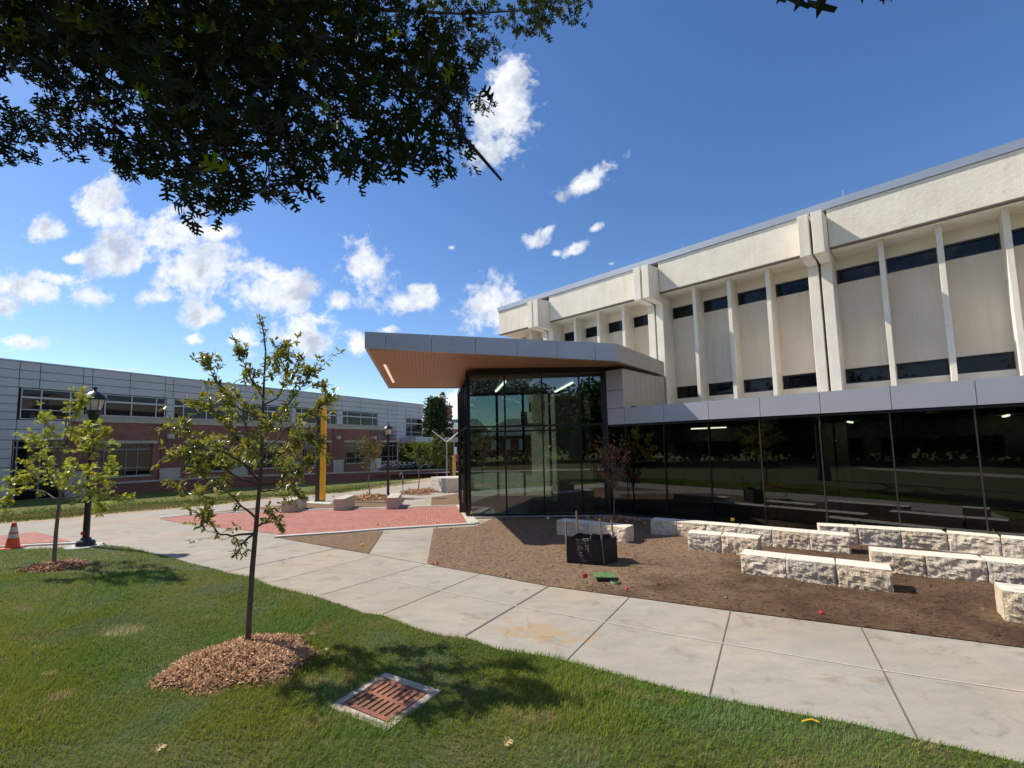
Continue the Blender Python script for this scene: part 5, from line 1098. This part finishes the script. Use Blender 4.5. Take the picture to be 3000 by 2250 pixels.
def limb(mb, a, b_, r0, r1, wob=.05, n=6, sag=0.):
    a, b_ = np.array(a, float), np.array(b_, float); L = np.linalg.norm(b_-a); pts = []
    w = rng.normal(0, wob*L, (n+1, 3)); w[0] = w[-1] = 0
    for i in range(n+1):
        s_ = i/n; pts.append(a+(b_-a)*s_+w[i]*.5+np.array([0, 0, 1])*sag*L*4*s_*(1-s_))
    mb.tube(pts, [r0+(r1-r0)*i/n for i in range(n+1)], 6 if r0 > .01 else 4); return pts
class LeafBag:
    def __init__(s): s.P = []; s.D = []; s.N = []; s.S = []
    def twig(s, pts, n, size, spread=.04, start=.3, whorl=0):
        pts = np.array(pts); L = len(pts)-1
        t_ = start+(1-start)*rng.random(n)
        if whorl: t_[:whorl] = 1
        i = np.minimum((t_*L).astype(int), L-1); f_ = (t_*L-i)[:, None]; p = pts[i]*(1-f_)+pts[i+1]*f_; d = pts[i+1]-pts[i]; d = d/(np.linalg.norm(d, axis=1, keepdims=True)+1e-9)
        dd = d*.55+rn(n, .65)+np.array([0, 0, .05]); s.P.append(p+rn(n, spread*.3)); s.D.append(dd); s.N.append(rn(n, .55)+np.array([0, 0, 1.])); s.S.append(size*rng.uniform(.65, 1.15, n))
    def build(s, *a, **k):
        return leaves(a[0], np.concatenate(s.P), np.concatenate(s.D), np.concatenate(s.N), np.concatenate(s.S), *a[1:], **k)
def sapling(name, base, trunk, rad, branches, label, bark, leafm, tmpl, lsz, twig_n, leaf_n, twl=.35, depthspread=.7, cat='tree', group=None, leafname='leaves', dryp=0, seed=1, jit=1.):
    """trunk: list of measured (x,y) positions; branches: (start index fraction on trunk, [(x,y,ddepth),...])"""
    global rng
    rng = np.random.default_rng(seed); t = thing(name, base, label, cat, group); dep = base[1]; mb = MB()
    tp = [DD(x, y, dep+dz) for x, y, dz in trunk]; tp[0] = np.array(base, float)
    mb.tube(tp, [rad*(1-.86*i/(len(tp)-1)) for i in range(len(tp))], 10); mb.build('trunk', bark, t)
    bag = LeafBag(); mt = MB()
    tpA = np.array(tp)
    def onT(f_): k = f_*(len(tpA)-1); i = min(int(k), len(tpA)-2); return tpA[i]+(tpA[i+1]-tpA[i])*(k-i)
    for f_, path, nl in branches:
        mb = MB(); pts = [onT(f_)]+[DD(x, y, dep+dz) for x, y, dz in path]; r0 = rad*.42*(1-.6*f_)+.003
        # smooth the measured polyline a little
        P_ = []
        for i in range(len(pts)-1):
            for k in range(3): P_.append(pts[i]+(pts[i+1]-pts[i])*k/3+rn(1, .012)[0]*(k > 0))
        P_.append(pts[-1]); mb.tube(P_, [r0*(1-.85*i/(len(P_)-1)) for i in range(len(P_))], 6); mb.build('branch', bark, t)
        Pn = np.array(P_); m = int(twig_n*nl)
        for q in range(m):
            s_ = .22+.78*rng.random(); k = s_*(len(Pn)-1); i = min(int(k), len(Pn)-2); a = Pn[i]+(Pn[i+1]-Pn[i])*(k-i); d = Pn[i+1]-Pn[i]; d /= np.linalg.norm(d)
            e = a+(d*.5+rn(1, .55)[0]*jit+np.array([0, 0, .12]))*twl*rng.uniform(.35, 1.)*(1.15-.5*s_); tw = limb(mt, a, e, .004, .0018, .08, 4); bag.twig(tw, leaf_n, lsz, .05, .25, whorl=leaf_n//3)
        bag.twig(P_, int(leaf_n*3*nl), lsz, .04, .45, whorl=6)
    if mt.v: mt.build('twigs', bark, t)['kind'] = 'stuff'
    bag.twig(tp, int(leaf_n*5), lsz*.9, .05, .55, whorl=6)
    o = bag.build(leafname, tmpl, leafm, t, dryp=dryp); o['kind'] = 'stuff'; return t
d_ = lambda l: [(x*S, y*S, z) for x, y, z in l]
base = G(725, 1908)
sapling('young_oak', base, d_([(535, 1410, 0), (538, 1330, 0), (545, 1230, 0), (552, 1150, 0), (558, 1080, 0), (563, 1030, .02), (566, 960, .03), (568, 890, .02), (570, 830, 0), (574, 760, 0), (569, 715, 0), (562, 688, 0)]), .038, [
 (.27, d_([(500, 1158, -.1), (470, 1150, -.25), (440, 1110, -.4), (452, 1095, -.5)]), .7), (.27, d_([(515, 1180, -.05), (505, 1160, -.15), (507, 1195, -.2)]), .25), (.29, d_([(575, 1130, .1), (592, 1110, .2), (608, 1140, .3)]), .55),
 (.31, d_([(505, 1075, .2), (470, 1040, .4), (430, 1060, .5)]), .8), (.42, d_([(520, 1035, -.1), (470, 1000, -.2), (430, 1010, -.35), (375, 1048, -.4)]), 1.0), (.42, d_([(600, 1040, .05), (618, 1020, .1), (650, 1010, .1), (668, 990, .1)]), .9),
 (.43, d_([(510, 990, .2), (455, 950, .35), (400, 925, .45), (368, 915, .5)]), 1.2), (.46, d_([(480, 975, -.25), (425, 965, -.4), (372, 990, -.5)]), .9), (.5, d_([(540, 985, .1), (500, 930, .2), (455, 890, .3), (420, 870, .35)]), 1.3),
 (.52, d_([(610, 980, -.2), (650, 950, -.3), (690, 965, -.4)]), 1.0), (.53, d_([(600, 950, .2), (645, 905, .35), (690, 880, .4), (708, 862, .4)]), 1.3), (.55, d_([(545, 945, .1), (520, 900, .15), (485, 840, .2), (455, 800, .2), (440, 772, .2)]), 1.3),
 (.6, d_([(600, 900, -.15), (640, 850, -.2), (668, 815, -.2), (680, 800, -.2)]), 1.1), (.62, d_([(530, 890, -.25), (495, 870, -.4), (440, 850, -.45)]), .8), (.66, d_([(600, 860, .15), (620, 810, .2), (640, 790, .2)]), .8), (.68, d_([(548, 830, -.1), (530, 790, -.1), (520, 762, -.1)]), .8),
 (.75, d_([(590, 810, -.1), (605, 775, -.1), (612, 750, -.1)]), .7), (.8, d_([(588, 775, .1), (610, 752, .1), (622, 770, .1)]), .5), (.4, d_([(590, 1060, .35), (620, 1050, .5), (640, 1060, .5)]), .6), (.47, d_([(540, 1000, .4), (510, 1000, .7), (480, 985, .8)]), .8), (.49, d_([(590, 1000, .4), (620, 970, .7), (640, 940, .8)]), .8), (.57, d_([(575, 940, -.4), (590, 900, -.6)]), .6), (.5, d_([(560, 985, -.5), (540, 960, -.7)]), .6)],
 'thin young oak with glossy narrow leaves in the foreground mulch mound', M_BARK, M_LEAFY, T_OVAL, .088, 19, 14, .32, group=None, seed=5, dryp=0)
base = G(157, 1663)
sapling('young_maple', base, d_([(116, 1226, 0), (121, 1150, 0), (128, 1085, 0), (134, 1050, 0), (138, 1010, 0), (140, 960, 0), (142, 915, 0), (146, 872, 0)]), .042, [
 (.3, d_([(90, 1060, .2), (50, 1055, .3), (15, 1075, .3), (-25, 1090, .3)]), 1.1), (.3, d_([(175, 1050, -.2), (230, 1070, -.3), (278, 1080, -.3)]), 1.2), (.32, d_([(200, 1080, .5), (225, 1100, .6)]), .7), (.36, d_([(100, 1020, -.3), (60, 1030, -.5), (32, 1040, -.5)]), 1.0),
 (.36, d_([(175, 1030, .3), (215, 1025, .4), (250, 1008, .4)]), 1.1), (.42, d_([(110, 990, .3), (80, 985, .5), (55, 1000, .5)]), .8), (.45, d_([(160, 1000, -.3), (190, 965, -.4), (215, 945, -.4), (228, 935, -.4)]), 1.3), (.48, d_([(165, 960, .2), (180, 920, .3), (205, 930, .3)]), .9),
 (.5, d_([(115, 960, -.2), (85, 945, -.2), (66, 955, -.2)]), .9), (.58, d_([(120, 940, .1), (100, 915, .1), (92, 905, .1)]), .8), (.62, d_([(160, 910, .0), (172, 880, .0), (178, 862, .0)]), .9), (.8, d_([(165, 890, .0), (180, 870, 0)]), .5), (.35, d_([(130, 1050, .6), (120, 1030, .9)]), .9), (.38, d_([(140, 1040, -.6), (150, 1010, -.9)]), .9)],
 'small tree with bright yellow-green lobed leaves left of the near lamp post', M_BARKG, M_LEAFM, T_LOB, .10, 14, 13, .46, group=None, seed=11)
def simple_tree(name, base, H, z0, cr, label, bark, leafm, tmpl, lsz, nb, nl, rad=.05, seed=2, cat='tree', group='young trees behind the plaza', up=.6, twl=.4, dryp=0, lean=0):
    global rng
    rng = np.random.default_rng(seed); t = thing(name, base, label, cat, group); base = np.array(base, float); mb = MB(); top = base+np.array([lean, 0, H])
    tp = limb(mb, base, top, rad, rad*.25, .02, 8); mb.build('trunk', bark, t); bag = LeafBag(); mt = MB()
    for k in range(nb):
        s_ = rng.uniform(0, 1); a = base+(top-base)*(z0+(1-z0)*s_*.8)*1.0; an = k*2.4+rng.uniform(-.4, .4); rr = cr*math.sin(math.pi*(.18+.75*s_))**.7*rng.uniform(.6, 1.1)
        e = a+np.array([math.cos(an)*rr, math.sin(an)*rr, rr*up*rng.uniform(.6, 1.5)]); P_ = limb(mt, a, e, rad*.3, rad*.08, .06, 5)
        for q in range(4):
            i = rng.integers(1, 5); tw = limb(mt, P_[i], P_[i]+rn(1, .5)[0]*twl+np.array([0, 0, .3*twl]), rad*.1, rad*.05, .08, 3)
            if nl: bag.twig(tw, nl, lsz, .08, .1)
        if nl: bag.twig(P_, nl*2, lsz, .08, .3)
    mt.build('twigs', bark, t)['kind'] = 'stuff'
    if nl: o = bag.build('leaves', tmpl, leafm, t, dryp=dryp); o['kind'] = 'stuff'
    return t
simple_tree('young_tree', G(1080, 1460), 3.6, .42, 1.15, 'sparse young tree with thin yellowing leaves left of the far lamp post', M_BARKG, M_LEAFT, T_WIDE, .10, 28, 5, .04, 21, up=.9, dryp=.2)
simple_tree('young_tree', G(1227, 1442), 3.6, .42, 1.0, 'thin young tree in the mulch bed in front of the bicycle row', M_BARKG, M_LEAFT, T_WIDE, .13, 24, 6, .04, 22, up=.6)
simple_tree('young_tree', G(1283, 1402), 5.6, .22, 1.5, 'taller bright green young tree behind the white concrete block', M_BARK, M_LEAFT, T_WIDE, .22, 36, 9, .06, 23, up=.7, group='young trees behind the plaza')
rt_ = simple_tree('young_redbud', G(1800, 1520), 2.45, .32, .78, 'small tree with rust-red dying leaves in front of the dark glass', M_BARKG, M_LEAFR, T_WIDE, .085, 34, 2, .035, 24, group=None, up=1.3, twl=.35)
def crown_tree(name, base, H, cr, cz, label, leafm, lsz, n, seed, shape='round', group=None, bark=M_BARK, ratio=1.):
    global rng
    rng = np.random.default_rng(seed); t = thing(name, base, label, 'tree', group); mb = MB(); mb.tube([base, (base[0], base[1], base[2]+H*.75)], [cr*.07+.05, cr*.02+.02], 8); mb.build('trunk', bark, t)
    P = []; k = int(n/60)
    for i in range(k):
        s_ = rng.random(); an = rng.uniform(0, 6.283)
        if shape == 'cone': zz = cz+(H-cz)*s_**1.15; R_ = cr*(1-s_**1.6)*.98+.25; rr = R_*rng.uniform(.45, 1.05)
        else: zz = cz+(H-cz)*s_; R_ = cr*math.sin(math.pi*min(1, .12+.84*s_))**.6; rr = R_*math.sqrt(rng.uniform(.1, 1))
        c_ = np.array([base[0]+rr*math.cos(an), base[1]+rr*math.sin(an), base[2]+zz]); sd_ = cr*(.16 if shape == 'cone' else .19); P.append(c_+rng.normal(0, 1, (60, 3))*np.array([sd_, sd_, sd_*(.45 if shape == 'cone' else .7)]))
    P = np.concatenate(P); n = len(P); D = rn(n)+(P-np.array([base[0], base[1], base[2]+H*.5]))*.15; o = leaves('crown', P, D, rn(n, .6)+[0, 0, 1], rng.uniform(.6, 1.2, n)*lsz, T_WIDE, leafm, t, cj=.35); o['kind'] = 'stuff'; return t
p = DD(1277, 1380, 88); p[2] = tz(0, 88); crown_tree('pine_tree', p, DD(1277, 1172, 88)[2]-p[2], 4.0, 3.5, 'dark full pine tree beside the end of the grey building', M_LEAFC, .42, 15000, 31, 'cone')
for i, (x, yt, D_, cr, lb_) in enumerate(((1172, 1318, 80, 3.2, 'broad tree seen under the overhang, left of the others'), (1207, 1308, 74, 3.0, 'green tree right of the first one under the overhang'), (1246, 1305, 76, 3.0, 'green bush-like tree between the thin and the tall young tree'), (1318, 1300, 78, 3.2, 'green tree behind the plaza light pole'), (1150, 1325, 90, 3., 'dark gnarled tree in the shade beyond the overhang'))):
    p = DD(x, 1380, D_); p[2] = tz(0, D_); crown_tree('deciduous_tree', p, DD(x, yt, D_)[2]-p[2], cr, .8, lb_, M_LEAFT if i != 4 else M_LEAFC, .34, 4200, 40+i, group='trees beyond the grey building')
p = DD(1338, 1380, 66); p[2] = tz(0, 66); crown_tree('shrub', p, DD(1338, 1337, 66)[2]-p[2], 1.5, .3, 'orange-brown shrub by the distant pylon', M_LEAFR, .2, 1500, 50)
# trees behind the photographer that the glass mirrors
rng = np.random.default_rng(77); P = []
for k in range(30):
    an = R(172+k*5.9); rr = 34+5*math.sin(k*2.3); x, y = math.cos(an)*rr, math.sin(an)*rr; H = 8.6+3.8*max(0, math.cos(an-R(300)))**2+1.3*math.sin(k*1.7); cr = 5.2
    for i in range(60):
        v = rng.normal(0, 1, 3); v /= np.linalg.norm(v); v *= rng.uniform(.45, 1); c_ = np.array([x, y, H*.52])+v*[cr, cr, H*.46]; P.append(c_+rng.normal(0, .7, (70, 3)))
P = np.concatenate(P); P = P[P[:, 2] > .1]; n = len(P); o = leaves('tree_belt', P, rn(n), rn(n, .6)+[0, 0, 1], rng.uniform(.35, .75, n), T_WIDE, M_LEAFC, None, cj=.4); o['kind'] = 'stuff'; o['label'] = 'belt of leafy trees behind the viewpoint, mirrored in the glass'; o['category'] = 'trees'
sheet('path', [(-60, -9), (60, -12), (60, -14.5), (-60, -11.5)], M_CONC, .03)
# ------------------------------------------------------------------ overhanging oak
rng = np.random.default_rng(3)
MASK = [[(-60, -60), (1292, -60), (1275, 45), (1235, 60), (1195, 30), (1183, 80), (1115, 92), (1095, 60), (1082, 135), (1030, 130), (1010, 190), (1072, 205), (1075, 240), (1030, 262), (1020, 300), (1032, 350), (1020, 385), (985, 385), (960, 400), (900, 385), (865, 345), (800, 405), (770, 400), (725, 368), (700, 430), (668, 405), (625, 452), (600, 450), (560, 425), (500, 460), (470, 478), (455, 455), (430, 492), (395, 470), (372, 440), (350, 408), (290, 380), (262, 400), (235, 345), (200, 310), (150, 362), (130, 330), (95, 300), (100, 330), (60, 380), (-60, 370)],
        [(-30, 455), (20, 470), (30, 500), (-30, 505)]]
HOLE = [(-60, 145), (60, 160), (85, 215), (60, 255), (20, 215), (-60, 195)]
mk = [np.array(m_)*S for m_ in MASK]; hk = np.array(HOLE)*S
def inmask(x, y): return ((inpoly(x, y, mk[0]) | inpoly(x, y, mk[1])) & ~inpoly(x, y, hk))
ok_t = thing('oak_tree', (-6.8, .2, 0), 'large dark oak whose lobed leaves and limbs hang over the top left', 'tree')
mb = MB(); mb.tube([(-6.8, .2, -.1), (-6.75, .2, .5), (-6.7, .25, 3), (-6.4, .4, 5.6), (-6.2, .4, 9)], [.42, .33, .29, .24, .15], 14); mb.build('trunk', M_OBARK, ok_t)
LIMBS = [[(-330, 30, 4.4), (-150, 55, 4.5), (0, 75, 4.6), (120, 82, 4.7), (250, 92, 4.7), (400, 92, 4.7), (560, 98, 4.7), (700, 108, 4.6), (820, 122, 4.5), (880, 170, 4.2), (940, 215, 4.1), (975, 250, 4.0), (1005, 300, 3.9), (1045, 345, 3.8), (1083, 389, 3.8)],
         [(-150, 20, 3.6), (0, 78, 3.7), (83, 133, 3.7), (160, 187, 3.7), (213, 233, 3.7), (273, 300, 3.7), (300, 350, 3.7), (367, 397, 3.7), (433, 457, 3.7)],
         [(-60, -60, 4.2), (150, 60, 4.2), (300, 187, 4.1), (393, 250, 4.1), (467, 317, 4.0), (567, 403, 3.9), (620, 453, 3.9)],
         [(500, 90, 4.7), (620, 170, 4.6), (700, 230, 4.5), (770, 300, 4.4), (840, 330, 4.4)], [(300, -80, 5.0), (560, -20, 5.2), (800, 20, 5.4), (1000, 30, 6.0), (1180, 20, 6.5)], [(-100, 180, 3.6), (20, 240, 3.6), (90, 280, 3.6), (140, 320, 3.6)], [(820, 122, 4.5), (930, 150, 4.4), (1010, 200, 4.3), (1060, 225, 4.2)], [(640, 120, 5), (800, 170, 5), (900, 240, 5), (960, 300, 5)]]
RAD = [.085, .028, .030, .03, .05, .016, .02, .025]
LP = []
for li, (l_, r0) in enumerate(zip(LIMBS, RAD)):
    pts = [DD(x*S, y*S, dp) for x, y, dp in l_]
    if li in (0, 1, 2, 4, 5): pts = [np.array([-6.5, .35, 3.2+.6*li])]+[pts[0]*.5+np.array([-6.5, .35, 4.+.6*li])*.5+np.array([0, 0, .3])]+pts
    mb = MB(); n = len(pts); k0 = 2 if li in (0, 1, 2, 4, 5) else 0
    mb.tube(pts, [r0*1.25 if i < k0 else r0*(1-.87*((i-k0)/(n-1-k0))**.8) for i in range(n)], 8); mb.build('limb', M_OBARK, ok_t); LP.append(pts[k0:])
LPm = np.concatenate([(np.array(p_[:-1])[:, None]*(1-f_)+np.array(p_[1:])[:, None]*f_).reshape(-1, 3)[:-6] for p_ in LP for f_ in [np.linspace(0, 1, 7)[None, :, None]]])
def shadow_ok(P):
    g_ = P-SUND[None]*(P[:, 2:3]/SUND[2]); x, y, w = proj(g_); return ~((w > .3) & (x > -60) & (x < 3060) & (y < 2300) & (y > 1200))
def frame_ok(P):
    x, y, w = proj(P); return ~((w > .1) & (x > -20) & (x < 3020) & (y > -20) & (y < 2270)) | inmask(x, y)
Ps, Ds, Ns, Ss = [], [], [], []; tw = MB(); nt_ = 0
def cluster(c_, r_, n, sz, twigs=True):
    global nt_
    keep = 1. if twigs else .3
    j = np.argmin(((LPm-c_)**2).sum(1)); LPa = LPm; a = LPa[j]; d = c_-a; L = np.linalg.norm(d)+1e-6; d = d/L
    P = c_+rng.normal(0, 1, (n, 3))*np.array([r_, r_, r_*.6]); D = d*.8+rn(n, .7)+np.array([.1, 0, -.35]); N = rn(n, .55)+np.array([0, 0, 1.]); s_ = sz*rng.uniform(.65, 1.15, n)
    tip = P+D/np.linalg.norm(D, axis=1, keepdims=True)*s_[:, None]
    k = shadow_ok(P) & frame_ok(P) & (frame_ok(tip) | (rng.random(n) < .4))
    if keep < 1:
        X_, Y_, W__ = proj(P); inf = (W__ > .1) & (X_ > -20) & (X_ < 3020) & (Y_ > -20) & (Y_ < 2270); k &= (~inf) | (rng.random(n) < keep)
    if k.sum() < 2: return
    Ps.append(P[k]); Ds.append(D[k]); Ns.append(N[k]); Ss.append(s_[k])
    if twigs and nt_ < 300 and .12 < L < .75:
        nt_ += 1; q = c_+d*.08
        x, y, w = proj(np.array([q, (a+q)/2])); 
        if inmask(x, y).all(): limb(tw, a, q, .006, .002, .08, 5, .03)
cnt = 0
while cnt < 1350:
    x, y = rng.uniform(-60, 1295)*S, rng.uniform(-60, 510)*S
    if not inmask(np.array([x]), np.array([y]))[0]: continue
    cnt += 1
    if mn.noise(Vector((x*.016, y*.016, 3.)))+.6*mn.noise(Vector((x*.05, y*.05, 8.))) > -.02: continue
    right = x > 1000*S or (x > 850*S and y < 60*S)
    dp = rng.uniform(6, 10) if right else rng.choice([rng.uniform(2.3, 3.4), rng.uniform(3.4, 5.4), rng.uniform(4, 5.4)], p=[.12, .5, .38])
    edge = (x < 260*S and y > 120*S)
    c_ = DD(x, y, dp); cluster(c_, .17 if not right else .3, 8 if not right else 16, (.095 if edge else .155) if not right else .14)
    if not right:
        for q in range(3): # mostly unseen leaf clusters added sunward to shade the visible crown
            cluster(c_+SUND*rng.uniform(.5, 2.6)+rn(1, .25)[0], .28, 9, .15, False)
# measured near sprays: the hanging tips of the crown
for x, y, dp, n, sz in ((905, 380, 2.6, 7, .17), (950, 370, 2.6, 5, .17), (1000, 350, 2.7, 3, .15), (640, 400, 2.9, 6, .14), (880, 330, 2.8, 8, .15), (1040, 225, 3.4, 7, .12), (1250, 20, 5.5, 14, .14), (1140, 60, 6, 20, .15), (30, 300, 3.4, 9, .10), (100, 290, 3.4, 9, .10), (140, 340, 3.4, 6, .1), (10, 480, 2.6, 4, .10), (930, 330, 2.7, 6, .2), (870, 370, 2.5, 5, .18), (975, 300, 2.9, 6, .16), (700, 400, 2.9, 5, .15), (420, 460, 3.2, 8, .12), (1085, 60, 5, 20, .15), (1160, 40, 5.5, 18, .14), (1230, 15, 6, 16, .14), (330, 400, 3.1, 7, .13), (1000, 150, 4, 10, .14), (1040, 110, 5, 14, .14)):
    cluster(DD(x*S, y*S, dp), .10 if n < 14 else .35, n, sz)
# sprays that dip into the very top of the view on the right
def sprig(x, y, dp, dx, dz, sz):
    p_ = DD(x*S, y*S, dp); Ps.append(p_[None]); Ds.append(np.array([[dx, .1, dz]])); Ns.append(np.array([[.1, -1., .25]])); Ss.append(np.array([sz]))
sprig(1790, -75, 1.15, -.25, -1., .155); sprig(1705, -40, 1.15, -.6, -1., .075); sprig(1855, -55, 1.15, .1, -1., .085); sprig(1890, -50, 1.15, .3, -1., .085); sprig(1915, -45, 1.2, .2, -1, .07); sprig(1760, -60, 1.1, -.5, -.9, .12)
mb = MB(); mb.tube([DD(400*S, -120*S, 5), DD(1200*S, -260*S, 2.5), DD(1600*S, -140*S, 1.4), DD(1790*S, -78*S, 1.15), DD(1920*S, -48*S, 1.2)], [.02, .012, .006, .003, .002], 6); mb.build('limb', M_OBARK, ok_t)
tw.build('twigs', M_OBARK, ok_t)['kind'] = 'stuff'
o = leaves('leaves', np.concatenate(Ps), np.concatenate(Ds), np.concatenate(Ns), np.concatenate(Ss), T_LOB, M_LEAFO, ok_t, cj=.5, dryp=.02, dry_lit_c=(6, 5, 1.2)); o['kind'] = 'stuff'  # a few oak leaves coloured yellow-green, as if sunlight came through
print('oak leaves', sum(len(q) for q in Ps))
# fallen leaves on the lawn
for i, (x, y, s_) in enumerate(((917, 1855, .09), (955, 1902, .07), (1488, 2174, .10), (470, 2190, .09), (362, 1622, .10), (800, 1856+40, .06))):
    p = G(x, y, .055); V0, F0 = T_LOB; a = rng.uniform(0, 6); D = np.array([math.cos(a), math.sin(a), .1]); N = np.array([.3, -.2, 1.])
    o = leaves('fallen_leaf', (p-D*s_*.5)[None], D[None], N[None], s_, T_LOB, plain('dead_leaf', (.62, .45, .22), (.5, .34, .15), 30, .7) if i == 0 else bpy.data.materials['dead_leaf'], None)
    tag(o, ['pale dead leaf on the grass right of the mulch mound', 'small dead leaf between the mulch mound and the drain', 'pale dead leaf at the bottom middle of the lawn', 'dead leaf near the bottom left of the lawn', 'white-ish leaf on the lawn tip right of the near lamp post', 'small dead leaf just above the mulch mound'][i], 'leaf', 'dead leaves lying on the lawn')
p = G(2373, 2113, .05); mb = MB(); mb.tube([p+[-.07, 0, 0], p+[.02, .01, .01], p+[.07, -.02, 0]], .009, 5); o = mb.build('plastic_scrap', M_YFL); tag(o, 'twisted yellow plastic scrap on the grass edge by the walk', 'litter')
